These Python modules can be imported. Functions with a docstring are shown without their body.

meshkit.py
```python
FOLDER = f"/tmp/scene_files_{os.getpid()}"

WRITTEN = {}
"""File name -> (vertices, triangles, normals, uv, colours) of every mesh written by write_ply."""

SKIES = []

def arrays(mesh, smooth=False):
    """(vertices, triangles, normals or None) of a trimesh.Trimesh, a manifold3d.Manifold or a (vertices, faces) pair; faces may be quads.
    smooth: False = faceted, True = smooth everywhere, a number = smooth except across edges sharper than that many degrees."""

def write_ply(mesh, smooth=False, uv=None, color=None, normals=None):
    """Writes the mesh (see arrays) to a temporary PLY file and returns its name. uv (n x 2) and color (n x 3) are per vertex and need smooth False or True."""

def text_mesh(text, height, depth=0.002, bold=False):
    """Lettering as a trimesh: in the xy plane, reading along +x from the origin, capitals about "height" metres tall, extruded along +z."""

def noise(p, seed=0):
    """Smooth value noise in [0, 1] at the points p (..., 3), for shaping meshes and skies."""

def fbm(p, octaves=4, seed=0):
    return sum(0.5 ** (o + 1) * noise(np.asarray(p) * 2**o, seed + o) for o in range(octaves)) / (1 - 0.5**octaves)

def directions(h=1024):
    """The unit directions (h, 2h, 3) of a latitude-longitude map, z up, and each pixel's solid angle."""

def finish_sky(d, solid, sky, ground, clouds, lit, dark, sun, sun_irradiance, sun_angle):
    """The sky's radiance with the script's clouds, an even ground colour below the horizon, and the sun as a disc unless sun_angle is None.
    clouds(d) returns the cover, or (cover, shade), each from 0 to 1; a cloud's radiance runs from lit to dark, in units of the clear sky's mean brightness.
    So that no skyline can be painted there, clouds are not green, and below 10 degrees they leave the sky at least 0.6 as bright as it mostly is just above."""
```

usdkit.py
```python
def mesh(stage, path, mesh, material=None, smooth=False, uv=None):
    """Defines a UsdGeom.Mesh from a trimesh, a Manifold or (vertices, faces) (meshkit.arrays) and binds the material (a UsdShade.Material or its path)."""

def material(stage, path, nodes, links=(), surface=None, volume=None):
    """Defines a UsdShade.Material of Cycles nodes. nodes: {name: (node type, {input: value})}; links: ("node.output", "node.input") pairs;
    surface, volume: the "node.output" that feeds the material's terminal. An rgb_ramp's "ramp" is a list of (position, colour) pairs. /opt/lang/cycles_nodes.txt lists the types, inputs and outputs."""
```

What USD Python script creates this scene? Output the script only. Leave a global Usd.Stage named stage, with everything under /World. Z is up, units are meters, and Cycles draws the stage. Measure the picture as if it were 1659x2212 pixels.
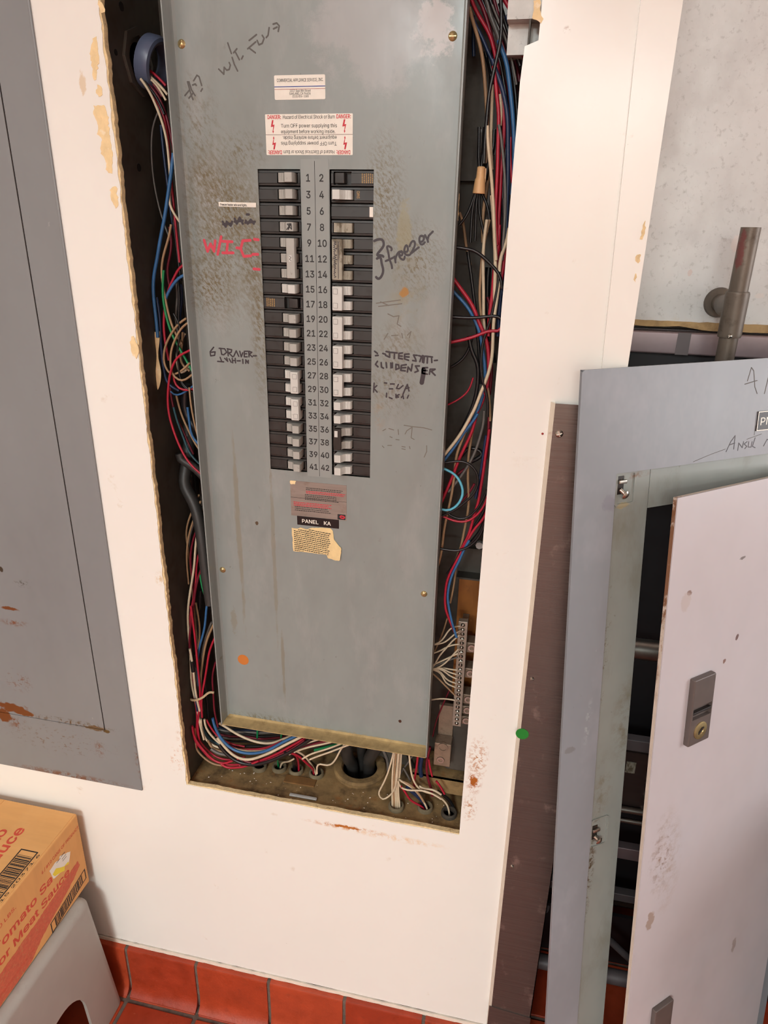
import math, random, numpy as np, trimesh, usdkit, meshkit
import manifold3d as m3
from manifold3d import Manifold, CrossSection
from shapely.geometry import LineString, Polygon, box as sbox
from shapely.ops import unary_union
from scipy.interpolate import CubicSpline
from pxr import Usd, UsdGeom, UsdLux, UsdShade, Gf, Sdf, Vt

rng = random.Random(7)
nrg = np.random.default_rng(7)
stage = Usd.Stage.CreateInMemory()
UsdGeom.SetStageUpAxis(stage, UsdGeom.Tokens.z)
UsdGeom.SetStageMetersPerUnit(stage, 1.0)
UsdGeom.Xform.Define(stage, '/World')
UsdGeom.Scope.Define(stage, '/World/Looks')

# ------------------------------------------------------------------ camera (solved from the 19 mm breaker pitch)
IW, IH, FPX = 1659, 2212, 1495.68
FZ = 1.425                                   # height of breaker row 21/22 above the floor
CAM = np.array([0.28782, -0.92115, 0.12987 + FZ])
FWD = np.array([-0.18751848, 0.90774998, -0.37526896])
RGT = np.array([0.97748504, 0.21008032, 0.01972957])
UPV = np.array([-0.09674614, 0.36312013, 0.92670597])
cam = UsdGeom.Camera.Define(stage, '/World/camera')
cam.AddTransformOp().Set(Gf.Matrix4d(*RGT, 0, *UPV, 0, *(-FWD), 0, *CAM, 1))
cam.CreateHorizontalApertureAttr(36.0)
cam.CreateVerticalApertureAttr(36.0 * IH / IW)
cam.CreateFocalLengthAttr(FPX / IW * 36.0)
cam.CreateClippingRangeAttr(Gf.Vec2f(0.02, 50))
cam.CreateExposureAttr(0.94)

# ------------------------------------------------------------------ lights: the kitchen's ceiling fixtures
def ceiling_lamp(name, x, y, z, w, h, power, color=(0.915, 1.0, 1.0)):
    l = UsdLux.RectLight.Define(stage, '/World/' + name)
    l.AddTranslateOp().Set(Gf.Vec3d(x, y, z))
    l.CreateWidthAttr(w); l.CreateHeightAttr(h)
    l.CreateIntensityAttr(power); l.CreateColorAttr(Gf.Vec3f(*color))
ceiling_lamp('ceiling_lamp_main', -0.95, -1.75, 2.72, 1.2, 0.45, 5.5)
ceiling_lamp('ceiling_lamp_middle', -0.30, -3.95, 2.72, 0.6, 1.2, 32.0)
ceiling_lamp('ceiling_lamp_far', 0.78, -6.35, 2.72, 1.2, 0.6, 44.0)
side_light = UsdLux.RectLight.Define(stage, '/World/unseen_side_light')       # unseen light from the right, out of the picture; its window is added
side_light.AddTranslateOp().Set(Gf.Vec3d(2.93, -0.12, 1.55)); side_light.AddRotateYOp().Set(90.0)
side_light.CreateWidthAttr(1.3); side_light.CreateHeightAttr(1.1); side_light.CreateIntensityAttr(3.2); side_light.CreateColorAttr(Gf.Vec3f(0.96, 0.97, 1.0))

# ------------------------------------------------------------------ pixel -> point on a real plane
def ray(u, v):
    return FWD + RGT * ((u - IW / 2) / FPX) - UPV * ((v - IH / 2) / FPX)
def aty(u, v, y):
    d = ray(u, v); return CAM + d * ((y - CAM[1]) / d[1])
def atx(u, v, x):
    d = ray(u, v); return CAM + d * ((x - CAM[0]) / d[0])
def atz(u, v, z):
    d = ray(u, v); return CAM + d * ((z - CAM[2]) / d[2])
def atp(u, v, p0, n):
    d = ray(u, v); return CAM + d * (((p0 - CAM) @ n) / (d @ n))
VIEWS = dict(A=(200, 500, 3.95), B=(320, 1000, 2.911), C=(920, 440, 4.366), D=(860, 900, 4.425), E=(860, 1300, 4.808), T=(960, 0, 7.37),
             M=(960, 280, 9.217), G=(600, 1560, 3.77), H=(370, 1560, 5.03), L=(0, 0, 2.963), K=(300, 60, 12.29), P=(0, 0, 1.0),
             R=(1180, 700, 3.463), Q=(380, 20, 6.38), Z=(0, 0, 5.18), F=(800, 480, 10.37), N=(780, 740, 8.506), S=(340, 340, 4.608), X=(0, 1680, 4.159), V=(540, 780, 4.608))
def px(view, pts):
    ox, oy, s = VIEWS[view]
    return [(ox + a / s, oy + b / s) for a, b in pts]

# ------------------------------------------------------------------ scene helpers
used = {}
def numbered(parent, name):
    k = (parent, name); n = used.get(k, 0); used[k] = n + 1
    return f'{parent}/{name}' + (f'_{n:03d}' if n else '')
def tag(prim, label=None, cat=None, group=None, kind=None):
    for k, v in (('label', label), ('category', cat), ('group', group), ('kind', kind)):
        if v: prim.SetCustomDataByKey(k, v)
def obj(name, mesh, mat, parent='/World', smooth=False, **kw):
    p = numbered(parent, name)
    if isinstance(mesh, list): mesh = trimesh.util.concatenate([tm(m) for m in mesh])
    g = usdkit.mesh(stage, p, mesh, mat, smooth=smooth)
    tag(g.GetPrim(), **kw)
    return p
def thing(name, loc=(0, 0, 0), **kw):
    p = numbered('/World', name)
    x = UsdGeom.Xform.Define(stage, p)
    x.AddTranslateOp().Set(Gf.Vec3d(*loc)); tag(x.GetPrim(), **kw)
    return p
def copy_of(path, loc, **kw):
    name = path.split('/')[-1].rstrip('0123456789').rstrip('_')
    p = numbered('/World', name)
    x = UsdGeom.Xform.Define(stage, p)
    x.GetPrim().GetReferences().AddInternalReference(path)
    x.GetPrim().SetInstanceable(True)
    x.GetOrderedXformOps()[0].Set(Gf.Vec3d(*loc)); tag(x.GetPrim(), **kw)
    return p
def tm(m):
    if isinstance(m, trimesh.Trimesh): return m
    v, f, _ = meshkit.arrays(m); return trimesh.Trimesh(v, f, process=False)
def bx(x0, x1, y0, y1, z0, z1):
    m = trimesh.creation.box([abs(x1 - x0), abs(y1 - y0), abs(z1 - z0)]); m.apply_translation([(x0 + x1) / 2, (y0 + y1) / 2, (z0 + z1) / 2]); return m
def rbx(x0, x1, y0, y1, z0, z1, r=0.002, seg=8):
    """box with rounded edges (hull of spheres)"""
    x0, x1 = min(x0, x1), max(x0, x1); y0, y1 = min(y0, y1), max(y0, y1); z0, z1 = min(z0, z1), max(z0, z1)
    r = min(r, (x1 - x0) / 2.01, (y1 - y0) / 2.01, (z1 - z0) / 2.01)
    s = Manifold.sphere(r, seg)
    return Manifold.batch_hull([s.translate((a, b, c)) for a in (x0 + r, x1 - r) for b in (y0 + r, y1 - r) for c in (z0 + r, z1 - r)])
def xs(pts):
    a = sum(p[0] * q[1] - q[0] * p[1] for p, q in zip(pts, pts[1:] + pts[:1]))
    return CrossSection([pts if a > 0 else pts[::-1]])
def mbx(x0, x1, y0, y1, z0, z1):
    return Manifold.cube((x1 - x0, y1 - y0, z1 - z0)).translate((x0, y0, z0))
def frame(o, ax, ay, az):
    T = np.eye(4); T[:3, 0], T[:3, 1], T[:3, 2], T[:3, 3] = ax, ay, az, o; return T
def moved(m, T):
    m = tm(m).copy(); m.apply_transform(T)
    if np.linalg.det(T[:3, :3]) < 0: m.invert()
    return m
def extrude(poly, h):
    g = [p for p in getattr(poly, 'geoms', [poly]) if p.area > 0]
    return trimesh.util.concatenate([trimesh.creation.extrude_polygon(p, h, engine='earcut') for p in g])
WALLF = lambda y: frame((0, y, 0), (1, 0, 0), (0, 0, 1), (0, -1, 0))       # (x, z) drawing on a plane facing -y, thickness towards the viewer
def on_wall(poly, y, h):                                                   # polygon in (x, z); occupies y-h .. y
    return moved(extrude(poly, h), WALLF(y))
def pxpoly(view, pts, y):
    return Polygon([(p[0], p[2]) for p in (aty(u, v, y) for u, v in px(view, pts))]).buffer(0)
def jag(poly, step=0.004, amp=0.001, seed=0):
    ring = poly.exterior; n = max(8, int(ring.length / step)); r = np.random.default_rng(seed); pts = []
    for i in range(n):
        p = ring.interpolate(i / n, normalized=True); a = r.uniform(0, 6.28); k = r.uniform(0, amp)
        pts.append((p.x + k * math.cos(a), p.y + k * math.sin(a)))
    return Polygon(pts).buffer(0)
def strokes(lines, width, tf, h=0.0002, sm=False):
    """pen strokes: lists of 2-D points in a plane whose frame is tf"""
    shp = unary_union([LineString(smooth2(l) if sm else l).buffer(width / 2, quad_segs=3) for l in lines])
    return moved(extrude(shp, h), tf)
def smooth2(l, n=6):
    l = np.asarray(l, float)
    if len(l) < 3: return l
    t = np.r_[0, np.cumsum(np.linalg.norm(np.diff(l, axis=0), axis=1))]
    tt = np.linspace(0, t[-1], n * (len(l) - 1) + 1)
    return np.stack([np.interp(tt, t, l[:, k]) for k in range(2)], 1) if len(l) < 4 else CubicSpline(t, l)(tt)
def wpen(view, lines, y, width, sm=False):
    """pen strokes on a plane y, traced in the photograph"""
    L = [[(p[0], p[2]) for p in (aty(u, v, y) for u, v in px(view, l))] for l in lines]
    return strokes(L, width, WALLF(y), sm=sm)
def text(s, h, T, bold=False, sx=1.0, center=False, depth=0.00015, width=None):
    m = meshkit.text_mesh(s, h, depth, bold)
    b = m.bounds
    if width: sx = width / (b[1][0] - b[0][0])
    if center: m.apply_translation([-(b[0][0] + b[1][0]) / 2, -h / 2, 0])
    m.apply_scale([sx, 1, 1])
    return moved(m, T)
def spline(P, step=0.006):
    P = np.asarray(P, float)
    t = np.r_[0, np.cumsum(np.linalg.norm(np.diff(P, axis=0), axis=1))]
    n = max(2, int(t[-1] / step)) + 1
    tt = np.linspace(0, t[-1], n)
    if len(P) == 2: return np.stack([np.interp(tt, t, P[:, k]) for k in range(3)], 1)
    return CubicSpline(t, P, bc_type='natural')(tt)
def tube(P, r, n=8, step=0.006):
    P = spline(P, step); r = np.broadcast_to(r, len(P))
    T = np.gradient(P, axis=0); T /= np.linalg.norm(T, axis=1, keepdims=True)
    a = np.cross(T[0], [0.3, 1, 0.2]); a /= np.linalg.norm(a); V = []
    for i in range(len(P)):
        a = a - T[i] * (a @ T[i]); a /= np.linalg.norm(a); b = np.cross(T[i], a)
        w = np.arange(n) * 2 * np.pi / n
        V.append(P[i] + r[i] * (np.cos(w)[:, None] * a + np.sin(w)[:, None] * b))
    V = np.vstack(V + [P[:1], P[-1:]]); F = []; N = len(P)
    for i in range(N - 1):
        for j in range(n):
            k = (j + 1) % n; F += [(i * n + j, i * n + k, (i + 1) * n + k), (i * n + j, (i + 1) * n + k, (i + 1) * n + j)]
    for j in range(n):
        k = (j + 1) % n; F += [(N * n, k, j), (N * n + 1, (N - 1) * n + j, (N - 1) * n + k)]
    return trimesh.Trimesh(V, F, process=False)
def cyl(p, q, r, n=20, r2=None):
    p, q = np.asarray(p, float), np.asarray(q, float); d = q - p; L = np.linalg.norm(d); d /= L
    a = np.cross(d, [0, 0, 1.0] if abs(d[2]) < .9 else [1.0, 0, 0]); a /= np.linalg.norm(a)
    m = Manifold.cylinder(L, r, r if r2 is None else r2, n)
    return moved(m, frame(p, a, np.cross(d, a), d))
def lathe(profile, p, axis, n=32):
    """profile: (radius, height) pairs, spun about axis from p"""
    d = np.asarray(axis, float); d /= np.linalg.norm(d)
    a = np.cross(d, [0, 0, 1.0] if abs(d[2]) < .9 else [1.0, 0, 0]); a /= np.linalg.norm(a)
    return moved(trimesh.creation.revolve(np.asarray(profile, float), sections=n), frame(p, a, np.cross(d, a), d))

# ------------------------------------------------------------------ materials
def S(r, g, b):
    c = np.array([r, g, b]) / 255.0
    return tuple(np.where(c <= 0.04045, c / 12.92, ((c + 0.055) / 1.055) ** 2.4))
def mat(name, color, rough=0.5, metal=0.0, var=0.0, vscale=(6, 6, 6), var2=None, blobs=(), bump=0.0, bscale=60, spec=0.5, coat=0.0, rvar=0.0, aniso=0.0):
    """principled surface; var mottles the colour with noise, var2 = (colour, noise scale xyz, lo, hi, strength) adds patches, blobs = stains or painted tones with a place of their own:
    (centre xyz, radii xyz, colour, strength, noise scale, lo, hi)"""
    n = {'p': ('principled_bsdf', {'roughness': rough, 'metallic': metal, 'base_color': color, 'specular_ior_level': spec, 'coat_weight': coat})}
    l = []
    n['g'] = ('geometry', {})
    cur = None
    def mp(i, sc, loc=(0, 0, 0)):
        n['m' + i] = ('mapping', {'scale': sc, 'location': loc}); l.append(('g.position', f'm{i}.vector')); return f'm{i}.vector'
    if var:
        v = mp('v', vscale); n['nv'] = ('noise_texture', {'scale': 1.0, 'detail': 5.0, 'roughness': 0.6}); l.append((v, 'nv.vector'))
        lo = tuple(max(0, c * (1 - var)) for c in color); hi = tuple(min(1, c * (1 + var)) for c in color)
        n['rv'] = ('rgb_ramp', {'ramp': [(0.3, lo), (0.7, hi)]}); l.append(('nv.fac', 'rv.fac')); cur = 'rv.color'
    allb = list(blobs)
    def mix(i, fac, col):
        nonlocal cur
        n['x' + i] = ('mix_color', {'blend_type': 'mix', 'b': col, 'a': color}); l.append((fac, f'x{i}.fac'))
        if cur: l.append((cur, f'x{i}.a'))
        cur = f'x{i}.result'
    for j, (col, sc, lo, hi, st) in enumerate(var2 or []):
        i = f'q{j}'; v = mp(i, sc, (j * 3.1, j * 1.7, j * 2.3)); n['n' + i] = ('noise_texture', {'scale': 1.0, 'detail': 6.0, 'roughness': 0.65}); l.append((v, f'n{i}.vector'))
        n['k' + i] = ('map_range', {'from_min': lo, 'from_max': hi, 'to_min': 0.0, 'to_max': st, 'clamp': True}); l.append((f'n{i}.fac', f'k{i}.value'))
        mix(i, f'k{i}.result', col)
    for j, (c, r, col, st, ns, lo, hi) in enumerate(allb):
        i = f'b{j}'
        n['s' + i] = ('vector_math', {'math_type': 'subtract', 'vector2': tuple(c)}); l.append(('g.position', f's{i}.vector1'))
        n['d' + i] = ('vector_math', {'math_type': 'multiply', 'vector2': tuple(1 / max(x, 1e-4) for x in r)}); l.append((f's{i}.vector', f'd{i}.vector1'))
        n['l' + i] = ('vector_math', {'math_type': 'length'}); l.append((f'd{i}.vector', f'l{i}.vector1'))
        n['w' + i] = ('map_range', {'from_min': 1.0, 'from_max': 0.15, 'to_min': 0.0, 'to_max': 1.0, 'clamp': True}); l.append((f'l{i}.value', f'w{i}.value'))
        n['e' + i] = ('noise_texture', {'scale': 1.0, 'detail': 6.0, 'roughness': 0.68})
        if isinstance(ns, tuple) and len(ns) == 4:
            n['m' + i] = ('mapping', {'mapping_type': 'texture', 'scale': tuple(1 / s for s in ns[:3]), 'rotation': (0, ns[3], 0), 'location': (j * .013, 0, 0)}); l += [('g.position', f'm{i}.vector'), (f'm{i}.vector', f'e{i}.vector')]
        else:
            l.append((mp(i, ns if isinstance(ns, tuple) else (ns, ns, ns), (j * 1.3, j * .7, j * .9)), f'e{i}.vector'))
        if lo < 0.45:                                          # a stain or tone patch with a ragged outline
            n['t' + i] = ('math', {'math_type': 'multiply_add', 'value2': 2.2}); l += [(f'e{i}.fac', f't{i}.value1'), (f'w{i}.result', f't{i}.value3')]
            n['k' + i] = ('map_range', {'from_min': lo + 1.02, 'from_max': hi + 1.12, 'to_min': 0.0, 'to_max': st, 'clamp': True}); l.append((f't{i}.value', f'k{i}.value'))
            n['u' + i] = ('math', {'math_type': 'multiply', 'value2': 5.0, 'use_clamp': True}); l.append((f'w{i}.result', f'u{i}.value1'))
            n['z' + i] = ('math', {'math_type': 'multiply', 'use_clamp': True}); l += [(f'k{i}.result', f'z{i}.value1'), (f'u{i}.value', f'z{i}.value2')]
            mix(i, f'z{i}.value', col)
        else:                                                  # speckled smudge that fades out
            n['k' + i] = ('map_range', {'from_min': lo, 'from_max': hi, 'to_min': 0.0, 'to_max': st, 'clamp': True}); l.append((f'e{i}.fac', f'k{i}.value'))
            n['z' + i] = ('math', {'math_type': 'multiply', 'use_clamp': True}); l += [(f'k{i}.result', f'z{i}.value1'), (f'w{i}.result', f'z{i}.value2')]
            mix(i, f'z{i}.value', col)
    if cur: l.append((cur, 'p.base_color'))
    if rvar:
        v = mp('rr', tuple(2 * s for s in vscale)); n['nr'] = ('noise_texture', {'scale': 1.0, 'detail': 4.0}); l.append((v, 'nr.vector'))
        n['kr'] = ('map_range', {'from_min': 0.3, 'from_max': 0.7, 'to_min': max(0.03, rough - rvar), 'to_max': rough + rvar, 'clamp': True}); l += [('nr.fac', 'kr.value'), ('kr.result', 'p.roughness')]
    if bump:
        sc = bscale if isinstance(bscale, tuple) else (bscale,) * 3
        v = mp('bb', sc); n['nb'] = ('noise_texture', {'scale': 1.0, 'detail': 3.0}); l.append((v, 'nb.vector'))
        n['bp'] = ('bump', {'strength': bump, 'distance': 0.001}); l += [('nb.fac', 'bp.height'), ('bp.normal', 'p.normal')]
    if aniso: n['p'][1]['anisotropic'] = aniso
    return usdkit.material(stage, '/World/Looks/' + name, n, l, surface='p.BSDF')

WY = -0.025                                   # front face of the cream wall
XL, XR, ZB, ZT = -0.2562, 0.2452, 0.6072, 2.12    # opening cut for the electrical box
CX = 0.3996                                   # outside corner of the wall
def blob(u, v, ru, rv, col, st=0.8, ns=90, lo=0.5, hi=0.65, y=WY, ry=0.02, tf=None):
    c = aty(u, v, y) if tf is None else tf(u, v)
    s = ((c - CAM) @ FWD) / FPX
    return (c, (ru * s, ry, rv * s * 1.15), col, st, ns, lo, hi)
RUST, DIRT, TAN, DARK = S(165, 95, 30), S(95, 80, 55), S(205, 160, 100), S(60, 52, 40)
cream = mat('cream_wall_paint', S(238, 235, 228), 0.22, var=0.012, vscale=(5, 5, 5), spec=0.4, bump=0.10, bscale=(70, 70, 45),
            var2=[(S(205, 185, 160), (26, 26, 26), 0.68, 0.76, 0.35), (S(95, 78, 60), (110, 110, 80), 0.725, 0.75, 0.6)],
            blobs=[blob(1024, 1690, 20, 34, S(180, 100, 30), 1, 120, .47, .55), blob(1022, 1688, 12, 18, S(170, 95, 30), 1, 150, .40, .52), blob(1032, 1640, 26, 60, S(185, 120, 60), .9, 170, .5, .58), blob(1015, 1745, 18, 40, S(185, 120, 60), .8, 170, .5, .58),
                   blob(750, 1788, 110, 8, S(200, 135, 60), 1, 110, .46, .58), blob(745, 1786, 50, 5, S(180, 105, 40), 1, 130, .42, .52), blob(850, 1810, 140, 10, S(225, 185, 130), .7, 80, .46, .6), blob(380, 1640, 22, 40, S(200, 130, 60), .7, 140, .54, .64),
                   blob(392, 1600, 14, 60, S(200, 140, 80), .6, 140, .52, .62), blob(177, 178, 12, 28, S(215, 185, 140), .6, 60, .42, .6), blob(1225, 65, 10, 8, S(150, 90, 55), .8, 160, .5, .6),
                   blob(345, 1250, 14, 18, S(205, 170, 110), .7, 120, .45, .6), blob(1150, 1000, 60, 14, S(220, 205, 185), .5, 60, .5, .65), blob(300, 1700, 25, 8, S(220, 180, 130), .5, 90, .45, .6)])
gypsum = mat('torn_wallboard', S(226, 200, 154), 0.9, var=0.16, vscale=(160, 160, 160), bump=0.6, bscale=300, var2=[(S(165, 128, 82), (90, 90, 60), 0.58, 0.68, 0.7)])
paper_tan = mat('peeled_board_paper', S(238, 211, 162), 0.85, var=0.10, vscale=(80, 80, 60), bump=0.2, bscale=250, var2=[(S(205, 145, 75), (60, 60, 40), 0.64, 0.74, 0.8), (S(245, 228, 200), (90, 90, 90), 0.6, 0.66, 0.8)])
caulk_white = mat('old_caulk', S(232, 220, 205), 0.6, var=0.06, vscale=(60, 60, 60), bump=0.3, bscale=120)
tile_mats = [mat(f'quarry_tile_{i}', c, 0.42, var=0.16, vscale=(22, 22, 22), bump=0.25, bscale=260, rvar=0.1, var2=[(S(120, 45, 30), (40, 40, 40), 0.58, 0.75, 0.5), (S(190, 110, 80), (90, 90, 90), 0.66, 0.74, 0.5)])
             for i, c in enumerate((S(164, 60, 30), S(157, 54, 27), S(170, 66, 36)))]
grout = mat('dark_grout', S(104, 90, 80), 0.9, var=0.3, vscale=(60, 60, 60), bump=0.5, bscale=200)
plain_wall = mat('far_wall_paint', S(215, 205, 192), 0.5, var=0.03)
ceiling_m = mat('ceiling_tile_white', S(225, 222, 215), 0.8, var=0.03)
far_tile = usdkit.material(stage, '/World/Looks/far_quarry_tiles', {'g': ('geometry', {}), 'b': ('brick_texture', {'offset': 0.0, 'scale': 1.0, 'brick_width': 0.16, 'row_height': 0.16, 'mortar_size': 0.004, 'color1': S(150, 66, 42), 'color2': S(140, 58, 38), 'mortar': S(92, 76, 68)}),
           'p': ('principled_bsdf', {'roughness': 0.45})}, [('g.position', 'b.vector'), ('b.color', 'p.base_color')], surface='p.BSDF')

# ------------------------------------------------------------------ the setting: floor
fl = thing('floor', kind='structure')
TX0, TY0, TP = -0.437, -0.0590, 0.1606          # joint grid of the quarry tiles
obj('grout_bed', bx(TX0 - 4 * TP, TX0 + 9 * TP, TY0 - 4 * TP, TY0 + 3 * TP, -0.03, -0.0035), grout, fl)
tile_shape = rbx(0.0040, TP - 0.0040, 0.0040, TP - 0.0040, -0.012, 0, 0.002, 6)
for i in range(-4, 9):
    for j in range(-4, 3):
        m = moved(tile_shape, frame((TX0 + i * TP, TY0 + j * TP, nrg.uniform(-.0006, .0006)), (1, 0, 0), (0, 1, 0), (0, 0, 1)))
        obj('tile', m, tile_mats[(i * 7 + j * 5) % 3], fl, smooth=30)
fx0, fx1, fy0, fy1 = TX0 - 4 * TP, TX0 + 9 * TP, TY0 - 4 * TP, TY0 + 3 * TP
obj('outer_floor', [bx(-3, fx0, -7, 2, -.03, 0), bx(fx1, 3, -7, 2, -.03, 0), bx(fx0, fx1, -7, fy0, -.03, 0), bx(fx0, fx1, fy1, 2, -.03, 0)], far_tile, fl)

# ------------------------------------------------------------------ the wall with the hole cut for the panel
wb = thing('wall_back', kind='structure')
def edge_pts(p, q, step, amp, seed, bias=0.0):
    r = np.random.default_rng(seed); p, q = np.array(p, float), np.array(q, float); L = np.linalg.norm(q - p); n = int(L / step)
    d = (q - p) / L; nn = np.array([-d[1], d[0]]); out = []; w = 0
    for i in range(n):
        w = 0.6 * w + r.uniform(-amp, amp)
        out.append(p + (q - p) * (i / n) + nn * (w + bias))
    return out
def hole(jl, jb, jr, grow, seed):
    a = edge_pts((XL - grow, ZT), (XL - grow, ZB - grow), 0.005, jl, seed)
    b = edge_pts((XL - grow, ZB - grow), (XR + grow, ZB - grow), 0.008, jb, seed + 1)
    gr = abs(grow) * .3; c = edge_pts((XR + gr, ZB - grow), (XR + gr, 1.742), 0.03, jr, seed + 2)
    d = [(XR + gr + .002, 1.744), (XR + 0.016 + gr, 1.749), (XR + 0.0165 + gr, 1.80), (XR + 0.016 + gr, ZT)]
    return Polygon([tuple(p) for p in a + b + c + d]).buffer(0)
WTOP = 2.75
skin = sbox(-3, 0.139, CX, WTOP).difference(hole(0.0010, 0.0004, 0.0002, 0.0006, 11))
core = sbox(-3, 0.139, CX, WTOP).difference(hole(0.0011, 0.0009, 0.0003, -0.0014, 21))
obj('painted_face', on_wall(skin, WY + 0.0012, 0.0012), cream, wb)
obj('board_core', on_wall(core, WY + 0.0095, 0.0083), gypsum, wb, label='torn tan edge of the wallboard around the opening')
for pts, s in (([(1050, 430), (1080, 420), (1100, 560), (1112, 700), (1080, 800), (1085, 890), (1042, 890), (1040, 780), (1015, 650), (1000, 580)], 1),
            ([(1090, 950), (1140, 960), (1150, 1080), (1110, 1090), (1075, 1040)], 2),
            ([(1045, 1180), (1180, 1180), (1205, 1300), (1240, 1600), (1262, 1700), (1255, 1940), (1200, 1930), (1180, 1800), (1120, 1680), (1150, 1550), (1090, 1500), (1100, 1400), (1060, 1300)], 3),
            ([(1095, 0), (1150, 30), (1178, 120), (1150, 155), (1115, 130), (1100, 60)], 4), ([(1240, 2100), (1300, 2080), (1330, 2300), (1290, 2330), (1235, 2200)], 5)):
    obj('peeled_patch', on_wall(jag(pxpoly('Z', pts, WY), .003, .0016, s), WY, 0.0005), paper_tan, wb)
obj('peeled_patch', on_wall(jag(pxpoly('A', [(335, 895), (352, 893), (395, 1000), (398, 1025), (378, 1085), (345, 1060), (322, 950)], WY), .003, .001, 6), WY, 0.0012), paper_tan, wb)
obj('peeled_patch', on_wall(jag(pxpoly('T', [(1428, 0), (1530, 0), (1520, 160), (1565, 300), (1545, 390), (1500, 340), (1400, 300), (1420, 180)], WY), .003, .001, 7), WY, 0.0008), paper_tan, wb)
for s, pts in enumerate(([(1383, 520), (1388, 488), (1394, 474), (1395, 492), (1390, 516)], [(1372, 560), (1378, 545), (1384, 548), (1380, 566), (1374, 570)], [(1368, 604), (1374, 588), (1377, 592), (1373, 608)])):
    obj('peeled_patch', on_wall(jag(pxpoly('P', pts, WY - .0062), .003, .0016, 8 + s), WY - .0060, 0.0006), gypsum, wb)
# the raised strip by the outside corner, the return of the corner, the lower sheet edge and the caulk line over the tiles
t1 = Polygon([tuple(aty(u, v, WY - .003)[[0, 2]]) for u, v in ((1390, -60), (1300, 790))] + [(0.381, 0.139), (CX + .003, 0.139), (CX + .003, 2.75), (0.360, 2.75)])
obj('trim_1', moved(rbx(0, 1, 0, 1, 0, .001, .0001), np.eye(4)) if False else on_wall(t1, WY, 0.006), cream, kind='structure')
obj('trim_2', on_wall(jag(sbox(-3, 0.1285, 0.33, 0.1372), .012, .0016, 31), WY + .001, 0.0034), caulk_white, kind='structure')
obj('wall_side', bx(CX - .02, CX + .002, WY + .0005, 0.42, 0, 2.75), cream, kind='structure')

# cove base tiles
bb = thing('baseboard_back', kind='structure')
prof = [(-0.0265, 0.1285), (-0.031, 0.1285), (-0.0355, 0.1265), (-0.0375, 0.122), (-0.038, 0.035), (-0.0395, 0.022), (-0.0435, 0.010), (-0.0505, 0.003), (-0.053, 0.0), (-0.0265, 0.0)]
def cove(x0, x1):
    m = extrude(Polygon(prof), x1 - x0)                              # (y, z) profile
    return moved(m, frame((x0, 0, 0), (0, 1, 0), (0, 0, 1), (1, 0, 0)))
obj('grout_bed', bx(-3, 0.31, -.0345, WY + .001, 0.0, 0.127), grout, bb)
for k in range(-6, 5):
    x0 = -0.437 + k * TP + .0034; x1 = min(x0 + TP - .0068, 0.316)
    if x1 > x0 + .02: obj('tile', cove(x0, x1), tile_mats[(k * 2 + 7) % 3], bb, smooth=40)

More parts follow.
